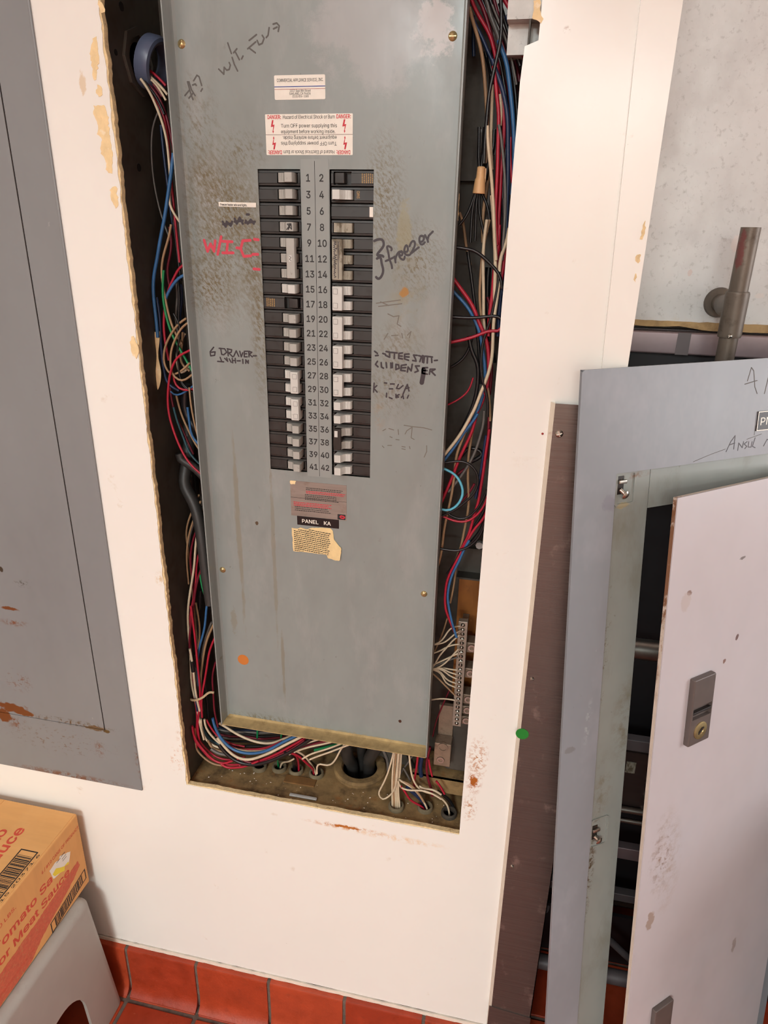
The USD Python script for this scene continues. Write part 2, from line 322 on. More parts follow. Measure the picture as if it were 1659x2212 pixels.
# the rest of the kitchen, out of the picture
obj('ceiling', bx(-3, 3, -7, 2, 2.75, 2.8), ceiling_m, kind='structure')
obj('wall_left', bx(-3.05, -3, -7, 2, 0, 2.75), plain_wall, kind='structure')
obj('wall_right', bx(3, 3.05, -7, 2, 0, 2.75), plain_wall, kind='structure')
obj('wall_front', bx(-3, 3, -7.05, -7, 0, 2.75), plain_wall, kind='structure')
obj('wall_recess', bx(CX, 3, 0.42, 0.45, 0, 2.75), plain_wall, kind='structure')
obj('window_1', [bx(2.955, 3.0, -.72, -.67, .85, 2.25), bx(2.955, 3.0, .43, .48, .85, 2.25), bx(2.955, 3.0, -.72, .48, .85, .90), bx(2.955, 3.0, -.72, .48, 2.20, 2.25)], plain_wall, kind='structure')  # window frame added around the unseen light from the right

# ------------------------------------------------------------------ the electrical box in the wall
steel_dark = mat('shaded_box_steel', S(80, 75, 68), 0.55, metal=0.2, var=0.35, vscale=(14, 14, 10), var2=[(S(60, 48, 35), (20, 20, 20), 0.5, 0.7, 0.7), (S(110, 104, 95), (120, 120, 120), 0.68, 0.74, 0.5)])  # box steel coloured darker, with the gutter's shade in it
dusty = mat('dust_caked_steel', S(142, 114, 74), 0.85, var=0.35, vscale=(30, 30, 30), bump=0.5, bscale=160, var2=[(S(70, 52, 32), (24, 24, 24), 0.5, 0.66, 0.8), (S(190, 180, 160), (170, 170, 170), 0.70, 0.76, 0.8), (S(150, 95, 45), (30, 30, 30), 0.6, 0.7, 0.6)])
galv = mat('galvanized_bright', S(190, 188, 184), 0.5, metal=0.2, var=0.10, vscale=(50, 50, 50), var2=[(S(110, 106, 100), (160, 160, 160), 0.62, 0.7, 0.6)])
BX0, BX1, BYF, BYB, BZ0, BZ1 = -0.2585, 0.2495, -0.0148, 0.125, 0.6005, 2.14
eb = thing('electrical_box', label='deep grey steel electrical box set in the cut wall opening, full of wires', cat='electrical box')
obj('back_panel', bx(BX0, BX1, BYB, BYB + .002, BZ0, BZ1), steel_dark, eb)
bc = atx(300, 134, BX0)
obj('side_panel', mbx(BX0 - .002, BX0, BYF, BYB, BZ0, BZ1) - Manifold.cylinder(.04, .022, .022, 28).rotate((0, 90, 0)).translate((BX0 - .02, bc[1], bc[2])), steel_dark, eb)
obj('side_panel', bx(BX1, BX1 + .002, BYF, BYB, BZ0, BZ1), steel_dark, eb)
bot = mbx(BX0, BX1, BYF, BYB, BZ0 - .0016, BZ0)
HOLES = []
def bottom_pt(view, u, v): return atz(*px(view, [(u, v)])[0], BZ0 + .004)
big = bottom_pt('G', 672, 372); HOLES.append((big, 0.041))
for u, v in ((960, 478), (1175, 486), (1358, 515), (1578, 555)): HOLES.append((bottom_pt('H', u, v), 0.0115))
for u, v in ((965, 682), (1200, 690), (1395, 738)): HOLES.append((bottom_pt('G', u, v), 0.0115))
for p, r in HOLES: bot -= Manifold.cylinder(.02, r, r, 24).translate((p[0], p[1], BZ0 - .01))
obj('bottom_panel', bot, dusty, eb, label='bottom caked in brown dust with knockout holes')
obj('under_conduit_void', [bx(BX0, BX1, BYF, BYB, BZ0 - .12, BZ0 - .118)], mat('dark_void', S(12, 11, 10), 0.9), eb)  # black sheet standing for the dark inside the conduits
kp = atz(*px('H', [(1400, 640)])[0], BZ0); obj('knockout', rbx(kp[0] - .030, kp[0] + .030, kp[1] - .010, kp[1] + .010, BZ0 - .0006, BZ0 + .0022, .001), mat('rusty_knockout', S(120, 85, 45), .8, var=.3, vscale=(40, 40, 40)), eb)
kp = atz(655, 1723, BZ0); obj('knockout', rbx(kp[0] - .026, kp[0] + .026, kp[1] - .003, kp[1] + .003, BZ0, BZ0 + .004, .0015), galv, eb, label='pale metal strip lying on the dusty bottom')
# crumbs of plaster on the bottom
cr = []
for k in range(60):
    x, y = nrg.uniform(BX0 + .02, BX1 - .01), nrg.uniform(BYF + .003, .05); s = nrg.uniform(.0004, .0014)
    c = trimesh.creation.icosphere(0, s); c.apply_scale([nrg.uniform(.7, 1.6), nrg.uniform(.7, 1.4), .6]); c.apply_translation([x, y, BZ0 + s * .4]); cr.append(c)
obj('plaster_crumbs', cr, caulk_white, eb, kind='stuff', label='small white plaster crumbs on the dusty bottom')
# galvanized interior rails seen in the right gutter, the top bracket, a paler plate for the lit back and the orange insulating board
obj('mounting_rail', [bx(0.12, 0.20, 0.104, 0.122, 1.62, 2.12)], steel_dark, eb)
p0, p1 = aty(*px('T', [(1010, 0)])[0], .03), aty(*px('T', [(1415, 180)])[0], .03)
obj('bracket', [bx(0.2255, 0.2655, -.0154, .004, aty(1130, 44, -.01)[2], 2.10), bx(0.2265, 0.2655, .004, .03, 1.742, 2.1)], galv, eb, label='bright galvanized bracket at the upper right')
obj('bracket', [bx(0.130, 0.2475, .118, .1245, aty(1030, 108, .12)[2], 2.12)], galv, eb, label='paler back plate at the upper right, lit look put into its colour')  # plate added where light reaches the box back
a, b = aty(*px('D', [(595, 1490)])[0], .10), aty(*px('D', [(780, 2150)])[0], .10)
orange = mat('brown_phenolic', S(150, 88, 30), 0.55, var=0.2, vscale=(20, 20, 20), var2=[(S(90, 50, 20), (50, 50, 30), 0.6, 0.7, 0.7)])
obj('insulating_board', bx(a[0] - .001, BX1 - .002, .100, .106, 0.80, a[2]), orange, eb, label='orange brown insulating board behind the terminal bar')
a2 = aty(*px('D', [(590, 1270)])[0], .09)
obj('support_bracket', [bx(a[0] - .004, BX1 - .002, .075, .10, a[2] + .001, a[2] + .004), bx(a[0] - .004, BX1 - .002, .098, .10, a[2], a2[2])], steel_dark, eb)
bolt = aty(*px('D', [(780, 1215)])[0], .085); obj('bolt', cyl(bolt, bolt + np.array([0, -.008, 0]), .006, 8), galv, eb)
sh = aty(*px('G', [(1260, 440)])[0], .06)
obj('bottom_shelf', [bx(0.150, BX1 - .001, .045, .11, 0.655, 0.658), bx(0.150, BX1 - .001, .045, .047, 0.625, 0.658)], dusty, eb)
obj('end_block', [rbx(0.205, BX1 - .002, .06, .10, .665, .79, .004)], steel_dark, eb)

# conduit bushings
for u, v, r in ((262, 14, .0052), (250, 113, .0036), (300, 362, .0050)): p = atx(u, v, BX0); obj('dark_hole_disc', cyl(p - (.001, 0, 0), p + (.0004, 0, 0), r, 16), mat('hole_black_%d' % u, S(14, 12, 11), .9), eb)  # flat black discs stand for the dark of holes
bush_m = mat('grey_blue_plastic_bushing', S(88, 98, 122), 0.35)
bush_b = mat('blackened_bushing_bore', S(28, 28, 30), 0.7)
def bushing(c, axis, r, label, m, h=.010, group=None):
    t = thing('conduit_bushing', label=label, cat='conduit bushing', group=group)
    prof = [(r * .80, 0), (r * 1.22, 0), (r * 1.24, h * .6), (r * 1.16, h * .92), (r * 1.02, h), (r * .88, h * .93), (r * .80, h * .6), (r * .80, 0)]
    obj('ring', lathe(prof, c, axis, 36), m, t, smooth=35)
    obj('pipe_end', lathe([(r * .80, -.0012), (r * .98, -.0012), (r * .98, 0), (r * .80, 0), (r * .80, -.0012)], c, axis, 30), bush_b, t)
    return t
bc = atx(300, 134, BX0)
bushing(bc + np.array([.014, 0, 0]), (1, -.06, -.30), .0268, 'grey blue plastic conduit bushing high on the left side of the box', bush_m, .019)
obj('locknut', lathe([(.030, 0), (.040, 0), (.040, .004), (.030, .004), (.030, 0)], bc, (1, 0, 0), 8), steel_dark, '/World/conduit_bushing')
lab = ['large dusty conduit bushing in the box bottom with two thick black cables'] + [f'small conduit bushing in the box bottom, {o} from the left below the cover' for o in ('first', 'second', 'third', 'fourth')] + \
      ['small conduit bushing holding the straight white wire bundle', 'small conduit bushing holding the blue grey and pink wires', 'small conduit bushing nearest the bottom right corner of the box']
for (p, r), s in zip(HOLES, lab): bushing(np.array([p[0], p[1], BZ0]), (0, 0, 1), r, s, dusty if r > .02 else steel_dark if 'right' in s else mat('dusty_bushing_%d' % int(abs(p[0]) * 1e4), S(120, 108, 84), .8, var=.2, vscale=(40, 40, 40)), .012 if r > .02 else .008)

# ------------------------------------------------------------------ the grey inner cover
PX0, PX1, PZ0, PZ1 = -0.178, 0.1823, FZ - 0.6685, 2.055
GREY = S(139, 145, 142)
def gb(u, v, ru, rv, col, st=.8, ns=90, lo=.5, hi=.65):
    if isinstance(ns, int) and ns >= 110: ns = (ns * 1.6, 60, ns * .75, -.6)
    return blob(u, v, ru, rv, col, st, ns, lo, hi, y=0)
BR = S(104, 90, 58)
diag = (150, 60, 45)
grey_paint = mat('grey_panel_paint', GREY, 0.33, var=0.06, vscale=(9, 9, 5), spec=0.5, bump=0.04, bscale=90, rvar=0.08,
    var2=[(S(168, 166, 164), (16, 16, 6), 0.52, 0.72, 0.45), (S(120, 116, 108), (60, 60, 60), 0.66, 0.74, 0.35), (S(70, 62, 45), (110, 60, 60), 0.71, 0.75, 0.7)],
    blobs=[gb(480, 500, 130, 190, BR, .5, 26, .40 + .06, .85), gb(850, 520, 90, 220, BR, .32, 26, .46, .85), gb(470, 530, 125, 180, BR, 1.00, 150, 0.450, 0.640), gb(500, 460, 87, 96, BR, 1.00, 190, 0.460, 0.580), gb(470, 415, 106, 72, BR, 0.81, 200, 0.480, 0.600), gb(545, 555, 43, 132, BR, 0.94, 160, 0.450, 0.580), gb(440, 380, 50, 48, BR, 0.81, 150, 0.460, 0.580),
           gb(455, 620, 75, 72, BR, 0.94, 190, 0.480, 0.580), gb(560, 690, 27, 192, BR, 0.81, 130, 0.450, 0.580), gb(430, 290, 75, 108, BR, 0.61, 110, 0.480, 0.620), gb(520, 330, 75, 48, BR, 0.68, 150, 0.480, 0.600),
           gb(830, 430, 56, 132, BR, 0.94, 200, 0.460, 0.590), gb(880, 640, 55, 110, S(140, 126, 88), .5, 60, .45, .65), gb(900, 560, 75, 84, BR, 0.81, 200, 0.490, 0.590), gb(872, 632, 14, 12, S(165, 115, 40), .9, 90, .35, .5), gb(872, 500, 26, 80, S(150, 140, 100), .5, 50, .44, .6),
           gb(860, 750, 75, 60, BR, 0.54, 150, 0.460, 0.590), gb(820, 890, 16, 50, S(150, 130, 105), .6, 80, .45, .6), gb(845, 835, 75, 72, BR, 0.54, 170, 0.490, 0.590),
           gb(518, 1180, 9, 260, S(125, 112, 82), .42, (70, 60, 16), .36, .62), gb(592, 1200, 7, 240, S(125, 112, 82), .36, (70, 60, 16), .38, .62), gb(612, 1440, 6, 110, S(120, 104, 72), .42, (70, 60, 16), .36, .6), gb(505, 1340, 10, 50, S(125, 112, 82), .36, 60, .42, .6),
           gb(580, 1555, 120, 14, BR, .8, 120, .46, .58), gb(780, 1590, 140, 9, S(150, 135, 100), .5, 90, .44, .6), gb(970, 1000, 1, 1, BR, 0, 90, .9, 1), gb(940, 60, 70, 70, S(196, 188, 186), .7, 70, .42, .6), gb(800, 60, 200, 160, S(172, 168, 168), .5, 14, .4, .6),  # pale patches put the upper right glare into the paint
           gb(864, 1558, 4, 4, S(60, 35, 20), 1, 60, .2, .3), gb(415, 200, 22, 50, BR, .4, 120, .5, .62), gb(478, 1415, 8, 8, BR, .8, 60, .35, .5), gb(555, 1130, 5, 5, S(80, 60, 35), .9, 60, .3, .4)])
dust_ledge = mat('dusty_cover_ledge', S(170, 145, 100), 0.85, var=0.25, vscale=(40, 40, 40), bump=0.3, bscale=200, var2=[(S(120, 98, 62), (25, 25, 25), 0.52, 0.66, 0.6)])
cv = thing('panel_cover', label='scuffed grey steel inner cover of the breaker panel, with handwriting and stickers', cat='panel cover')
OX0, OX1, OZ = 0.0190, 0.0757, 0.2002
face = sbox(PX0, PZ0, PX1, PZ1)
for s in (-1, 1): face = face.difference(sbox(min(s * OX0, s * OX1), FZ - OZ, max(s * OX0, s * OX1), FZ + OZ))
obj('face_plate', on_wall(face, 0.0015, 0.0015), grey_paint, cv)
LIP = 0.0235
def lip_section(y0, y1): return Polygon([(0, .0015), (0, -LIP), (.0016, -LIP), (.0016, -.006), (.0028, -.0022), (.006, 0), (.006, .0015)])
def lip(p, q, inward):
    p, q = np.array(p, float), np.array(q, float); L = np.linalg.norm(q - p)
    return moved(extrude(lip_section(0, 0), L), frame(p, np.array(inward, float), (0, 1, 0), (q - p) / L))
obj('side_flange', lip((PX0, 0, PZ0), (PX0, 0, PZ1), (1, 0, 0)), grey_paint, cv, smooth=30)
obj('side_flange', lip((PX1, 0, PZ0), (PX1, 0, PZ1), (-1, 0, 0)), grey_paint, cv, smooth=30)
obj('bottom_flange', lip((PX0, 0, PZ0), (PX1, 0, PZ0), (0, 0, 1)), dust_ledge, cv, smooth=30, label='bottom flange covered in tan dust')
obj('paint_chip', on_wall(jag(pxpoly('M', [(300, 1270), (268, 1280), (232, 1650), (262, 1830), (285, 1700)], 0), .003, .0008, 3), -.0004, .0006), paper_tan, cv, label='bare tan chip on the right edge')
brass = mat('brass_screw', S(186, 166, 120), 0.35, metal=.8, var=0.15, vscale=(90, 90, 90))
steel_bright = mat('zinc_steel', S(190, 185, 175), 0.3, metal=1.0, var=0.08, vscale=(80, 80, 80))
def screw_mesh(c, axis, r=.0052, h=.003, slot=45, cross=False):
    s = Manifold.sphere(r * 1.25, 28).trim_by_plane((0, 0, 1), r * .75).translate((0, 0, -r * .75)).scale((1, 1, h / (r * .5)))
    w = mbx(-r * 1.5, r * 1.5, -r * .13, r * .13, h * .45, h * 2)
    s -= w.rotate((0, 0, slot))
    if cross: s -= w.rotate((0, 0, slot + 90))
    d = np.asarray(axis, float); d /= np.linalg.norm(d); a = np.cross(d, [0, 0, 1.0]); a /= np.linalg.norm(a)
    return moved(s, frame(np.asarray(c, float), a, np.cross(d, a), d))
for (u, v), sl, L in (((392, 95), 70, 'upper left'), ((978, 78), 0, 'upper right'), ((481, 1231), 30, 'lower left'), ((916, 1283), 50, 'lower right')):
    obj('screw', screw_mesh(aty(u, v, 0), (0, -1, 0), .0052, .003, sl), brass, cv, smooth=40, label=f'{L} slotted brass cover screw')
ink = mat('black_print', S(38, 36, 36), 0.6)
red_ink = mat('red_print', S(200, 45, 60), 0.6)
label_white = mat('white_label_vinyl', S(236, 230, 218), 0.4, var=0.03, vscale=(90, 90, 90), var2=[(S(220, 190, 150), (70, 70, 70), 0.68, 0.76, 0.5)])
strip_grey = mat('number_strip_grey', S(148, 152, 149), 0.35, var=0.04, vscale=(20, 20, 8))
obj('number_strip', on_wall(sbox(-.0181, FZ - .2055, .0181, FZ + .2115), 0, .0003), strip_grey, cv, label='slightly paler strip carrying the circuit numbers')
T3 = lambda x, y, z, a=0: frame((x, y, z), (math.cos(a), 0, math.sin(a)), (-math.sin(a), 0, math.cos(a)), (0, -1, 0))
obj('centre_line', on_wall(sbox(-.0003, FZ - .2045, .0003, FZ + .2095), -.0003, .0001), ink, cv)
ZR = lambda k: FZ + (10 - k) * 0.01905
obj('circuit_numbers', [text(str(2 * k + 1 + e), .0082, T3(-.0088 if not e else .0086, -.0003, ZR(k)), True, center=True, sx=.92) for k in range(21) for e in (0, 1)], ink, cv, label='black printed circuit numbers 1 to 42')

# stickers and writing on the cover -------------------------------------------------
def pplane(view, u, v, y=0.0): p = aty(*px(view, [(u, v)])[0], y); return p
def sheet(view, corners, y, h): return on_wall(pxpoly(view, corners, 0).buffer(.0012).buffer(-.0012), y, h)
c1 = pxpoly('P', [(592, 163), (702, 161), (703, 214), (594, 216)], 0); x0, z0, x1, z1 = c1.bounds
st = obj('service_sticker', on_wall(sbox(x0, z0, x1, z1).buffer(-.0015).buffer(.0015), 0, .0003), label_white, cv, label='white service company sticker with a blue stripe')
W, H = x1 - x0, z1 - z0
for s, h, fx, fz, w in (('COMMERCIAL APPLIANCE SERVICE, INC.', .0033, .05, .73, .91), ('1037 East 8th Street', .0024, .30, .315, .41), ('OAKLAND, CA 94606', .0024, .29, .20, .42), ('(510) 836-1180', .0024, .35, .09, .32)):
    obj('lettering', text(s, h, T3(x0 + W * fx, -.0003, z0 + H * fz), width=W * w), ink, st)
obj('stripe', on_wall(sbox(x0, z0 + H * .515, x1, z0 + H * .55), -.0003, .0001), mat('blue_print', S(60, 80, 150), .6), st)
obj('stripe', on_wall(sbox(x0, z0 + H * .42, x1, z0 + H * .44), -.0003, .0001), mat('brown_red_print', S(175, 110, 95), .6), st)
c2 = pxpoly('P', [(573, 247), (761, 246), (762, 335), (576, 335)], 0); x0, z0, x1, z1 = c2.bounds; W, H = x1 - x0, z1 - z0
st = obj('danger_sticker', on_wall(sbox(x0, z0, x1, z1).buffer(-.001).buffer(.001), 0, .0003), label_white, cv, label='white danger sticker printed both ways up in black and red')
def half(flip):
    cx, cz = (x0 + x1) / 2, (z0 + z1) / 2
    def at(s, h, fx, fz, w, bold=False):
        if not flip: return text(s, h, T3(x0 + W * fx, -.0003, z0 + H * fz), bold, width=W * w)
        return text(s, h, T3(2 * cx - (x0 + W * fx), -.0003, 2 * cz - (z0 + H * fz), math.pi), bold, width=W * w)
    return at
bk, rd = [], []
for fp in (False, True):
    a = half(fp)
    rd += [a('DANGER:', .0042, .025, .885, .155, True), a('DANGER:', .0042, .815, .885, .16, True)]
    bk += [a('Hazard of Electrical Shock or Burn', .0040, .205, .885, .59), a('Turn OFF power supplying this', .0040, .18, .675, .64), a('equipment before working inside.', .0040, .18, .535, .62)]
    for fx in (.085, .905):
        poly = [(fx - .005, .86), (fx + .012, .86), (fx + .002, .74), (fx + .022, .75), (fx + .006, .60), (fx + .012, .59), (fx + .003, .53), (fx - .005, .59), (fx, .60), (fx + .006, .70), (fx - .022, .69)]
        pts = [(x0 + W * p, z0 + H * q) if not fp else (x1 - W * p, z1 - H * q) for p, q in poly]
        rd.append(on_wall(Polygon(pts).buffer(0), -.0003, .0001))
for m in bk: obj('lettering', m, ink, st)
for k in (0, 2, 1, 3, 4, 6, 5, 7): obj('warning_word' if k % 4 < 2 else 'lightning_bolt', rd[k], red_ink, st, label='red warning word' if k % 4 < 2 else 'red lightning bolt')
obj('fold_line', on_wall(sbox(x0, z0 + H * .495, x1, z0 + H * .505), -.0003, .0001), mat('faint_print', S(120, 100, 90), .6), st)
c3 = pxpoly('P', [(472, 436), (553, 438), (553, 448), (473, 446)], 0)
st = obj('small_label', on_wall(c3, 0, .0003), label_white, cv, label='narrow white label left of breaker 5')
p = aty(476, 444, 0); obj('lettering', [text('Freezer heater wire and lights.', .0026, T3(p[0], -.0003, p[2], -.012), True, width=.037)], ink, st)
# foil rating plate
foil = mat('brushed_foil_label', S(150, 140, 132), 0.38, metal=0.3, var=0.12, vscale=(12, 12, 220), var2=[(S(120, 100, 85), (40, 40, 40), 0.55, 0.7, 0.5)])
c4 = pxpoly('V', [(412, 1168), (962, 1212), (962, 1590), (412, 1532)], 0); x0, z0, x1, z1 = c4.bounds; W, H = x1 - x0, z1 - z0
z1 -= .004; H = z1 - z0
st = obj('rating_plate', on_wall(sbox(x0, z0, x1, z1), 0, .0004), foil, cv, label='silver foil rating plate with a torn corner')
def rows(fx, w, f0, n, dz, hh, seed):
    r = np.random.default_rng(seed); out = []
    for k in range(n):
        z = z0 + H * (f0 - k * dz); x = x0 + W * fx; e = x + W * w * r.uniform(.86, 1)
        while x < e:
            q = min(r.uniform(.0012, .0036), e - x); out.append(sbox(x, z, x + q, z + hh)); x += q + .0006
    return on_wall(unary_union(out), -.0004, .0001)
obj('fine_print', [rows(.28, .70, .82, 2, .045, .0010, 1), rows(.26, .62, .63, 4, .045, .0010, 2), rows(.07, .68, .26, 3, .05, .0010, 3)], ink, st)
obj('fine_print', [rows(.28, .70, .725, 2, .045, .0012, 4), rows(.05, .70, .385, 3, .045, .0012, 5)], red_ink, st)
obj('plate_line', on_wall(sbox(x0, z0 + H * .525, x1, z0 + H * .533), -.0004, .0001), ink, st)
obj('logo_patch', [on_wall(sbox(x1 - W * .16, z0 + H * .02, x1 - W * .02, z0 + H * .17), -.0004, .0002)], ink, st)
obj('logo_mark', [on_wall(LineString([(x1 - W * .115, z0 + H * .095), (x1 - W * .10, z0 + H * .13), (x1 - W * .05, z0 + H * .12), (x1 - W * .035, z0 + H * .09), (x1 - W * .06, z0 + H * .06), (x1 - W * .10, z0 + H * .07)]).buffer(.0010), -.0006, .0001)], red_ink, st)
obj('torn_corner', on_wall(jag(Polygon([(x0, z1), (x0 + W * .11, z1), (x0 + W * .08, z1 - H * .10), (x0, z1 - H * .10)]), .002, .0006, 4), -.0004, .0002), paper_tan, st)
# embossed tape
c5 = pxpoly('V', [(472, 1560), (886, 1600), (886, 1668), (472, 1625)], 0)
P0, P1 = aty(642.5, 1132.8, 0), aty(732.3, 1142, 0); an = math.atan2(P1[2] - P0[2], P1[0] - P0[0])
st = obj('embossed_tape', moved(rbx(0, np.linalg.norm(P1 - P0), 0, .0145, 0, .0007, .0003), T3(P0[0], 0, P0[2], an)), mat('black_tape', S(22, 20, 22), .35), cv, label='black embossed tape reading PANEL KA')
obj('lettering', text('PANEL', .0058, T3(P0[0] + .0070, -.0006, P0[2] + .0042, an), True, width=.0260), label_white, st); obj('lettering', text('KA', .0058, T3(P0[0] + .0415, -.0006, P0[2] + .0042, an), True, width=.0108), label_white, st)
# torn yellowed paper
def curl(poly, tf, seed, amp=.004):
    g = extrude(poly, .0003); m = g.subdivide_to_size(.004)
    v = m.vertices; b = m.bounds; u = (v[:, 0] - b[0][0]) / (b[1][0] - b[0][0]); w = (v[:, 1] - b[0][1]) / (b[1][1] - b[0][1])
    v[:, 2] += amp * np.clip(u - .68, 0, 1) ** 1.5 * 5 * np.clip(.75 - w, 0, 1) + .0010 * meshkit.noise(np.c_[v[:, :2] * 130, v[:, 2] * 0], seed); m.vertices = v
    return moved(m, tf)
c6 = jag(pxpoly('V', [(415, 1660), (480, 1668), (495, 1652), (570, 1675), (600, 1658), (700, 1655), (800, 1665), (828, 1690), (835, 1770), (868, 1812), (915, 1860), (898, 1985), (840, 1975), (775, 1960), (768, 1925), (600, 1905), (430, 1890), (425, 1760)], 0), .003, .0005, 12)
old_paper = mat('yellowed_paper', S(232, 204, 150), 0.85, var=0.10, vscale=(70, 70, 70), var2=[(S(190, 140, 75), (50, 50, 50), 0.6, 0.7, 0.6)])
st = obj('paper_notice', curl(c6, WALLF(0), 5), old_paper, cv, smooth=60, label='torn yellowed paper notice below the tape')
b6 = c6.bounds; x0, z0, x1, z1 = b6; W, H = x1 - x0, z1 - z0
r = np.random.default_rng(9); out = []
for k in range(13):
    z = z0 + H * (.93 - .062 * k) ; x = x0 + W * .05; e = x0 + W * (.75 if k < 6 else .72)
    while x < e:
        q = r.uniform(.0012, .004); out.append(sbox(x, z - (x - x0) * .10, x + q, z - (x - x0) * .10 + .0011)); x += q + .0008
obj('fine_print', on_wall(unary_union(out).intersection(c6.buffer(-.0012)), -.0016, .0001), ink, st)
# dot sticker
p = aty(525.5, 1425, 0); obj('dot_sticker', cyl(p, p + np.array([0, -.0004, 0]), .0098, 32), mat('orange_dot', S(198, 118, 52), .5), cv, label='round orange sticker low on the cover')
# handwriting
pencil = mat('faded_marker', S(88, 84, 80), .6); marker = mat('black_marker', S(52, 44, 50), .45); red_mk = mat('red_marker', S(205, 60, 80), .5); faint = mat('worn_marker', S(112, 106, 98), .6)
obj('handwriting', wpen('Q', [[(160, 1000), (210, 1180), (235, 1245)], [(180, 1000), (215, 1110), (265, 1190)], [(125, 1190), (190, 1110)], [(180, 1225), (240, 1150)], [(245, 985), (290, 910), (320, 930), (355, 1050)], [(230, 1045), (270, 1030), (280, 1050)], [(345, 1130), (365, 1095)],
    [(590, 825), (660, 895), (665, 800), (700, 840), (735, 830), (750, 770), (735, 735)], [(715, 465), (765, 610)], [(775, 665), (805, 760), (850, 850)], [(795, 600), (840, 545)], [(815, 580), (875, 695)], [(905, 685), (925, 645)],
    [(990, 545), (1100, 450)], [(1010, 535), (1095, 600)], [(1010, 430), (1110, 350)], [(1120, 430), (1145, 490), (1190, 470), (1215, 400), (1190, 360)], [(1285, 255), (1270, 360), (1245, 390)], [(1340, 205), (1390, 190), (1425, 230), (1410, 305)], [(1345, 270), (1395, 245)]], 0, .0018), pencil, cv, label='faded slanting marker note at the upper left')
obj('handwriting', wpen('F', [[(90, 420), (180, 385), (270, 400), (300, 480), (250, 600), (160, 740), (240, 745), (290, 770)], [(150, 815), (230, 800), (250, 900), (285, 1050), (260, 1190), (190, 1265), (130, 1230)]], 0, .0031, True), marker, cv, label='black marker brace beside breakers 10 to 14')
obj('handwriting', wpen('F', [[(470, 630), (430, 545), (385, 540), (395, 650), (430, 830), (470, 940), (485, 1030)], [(345, 870), (440, 830), (540, 780)], [(545, 770), (565, 900)], [(560, 860), (590, 740), (660, 660), (710, 680)], [(640, 720), (720, 700), (700, 650), (650, 700), (680, 810), (730, 840), (770, 770)],
    [(770, 660), (840, 580), (810, 520), (765, 600), (790, 720), (850, 740), (910, 690)], [(880, 540), (990, 440), (1000, 500), (920, 690), (1000, 630), (1085, 565)], [(1110, 430), (1190, 400), (1190, 320), (1130, 310), (1100, 420), (1130, 490), (1220, 450)], [(1225, 290), (1280, 390), (1290, 440)], [(1280, 390), (1310, 300), (1400, 210)]], 0, .0026, True), marker, cv, label='black marker word freezer')
obj('handwriting', wpen('S', [[(465, 825), (500, 935), (530, 860), (565, 935), (575, 830)], [(635, 790), (600, 965)], [(650, 835), (745, 840)], [(700, 840), (690, 950)], [(650, 950), (755, 950)], [(790, 900), (825, 905)], [(925, 825), (850, 830), (830, 910), (860, 985), (930, 980)], [(965, 815), (1005, 820)], [(950, 965), (1000, 965)], [(960, 1110), (1015, 1115)]], 0, .0036), red_mk, cv, label='red marker letters W/I-C beside breakers 9 to 13')
obj('handwriting', wpen('S', [[(650, 640), (680, 690), (690, 640), (730, 680), (745, 640)], [(655, 665), (740, 660)], [(770, 610), (790, 660), (820, 600), (850, 660)], [(770, 640), (850, 630)], [(880, 630), (900, 660), (930, 620), (960, 660)], [(875, 650), (970, 640)], [(890, 568), (910, 568)]], 0, .0030), marker, cv, label='smudged black word beside breaker 7')
obj('handwriting', wpen('S', [[(560, 1890), (525, 1935), (530, 1975), (570, 1970), (575, 1935), (535, 1940)], [(630, 1900), (640, 1960)], [(615, 1900), (670, 1905), (690, 1940), (660, 1965), (640, 1960)], [(700, 1905), (705, 1975)], [(695, 1905), (740, 1915), (735, 1940), (710, 1945), (750, 1985)], [(760, 1980), (785, 1925), (810, 1980)], [(820, 1930), (835, 1985), (850, 1945)], [(900, 1930), (865, 1930), (865, 1985), (895, 1985)], [(865, 1955), (890, 1955)],
    [(910, 1930), (912, 1985)], [(912, 1930), (940, 1940), (915, 1960), (945, 1985)], [(955, 1975), (985, 1975)]], 0, .0019), marker, cv, label='worn marker note 6 DRAWER beside breakers 23 and 25')
obj('handwriting', wpen('S', [[(600, 2030), (660, 2035)], [(625, 1990), (640, 2030)], [(670, 2000), (700, 2030), (690, 1995)], [(715, 2005), (735, 2040)], [(745, 2000), (750, 2045)], [(775, 2000), (778, 2045)], [(750, 2022), (778, 2022)], [(795, 2025), (825, 2025)], [(850, 2010), (852, 2050)], [(880, 2050), (880, 2015), (905, 2050), (905, 2020)]], 0, .0019), marker, cv, label='worn marker note 6 DRAWER beside breakers 23 and 25')
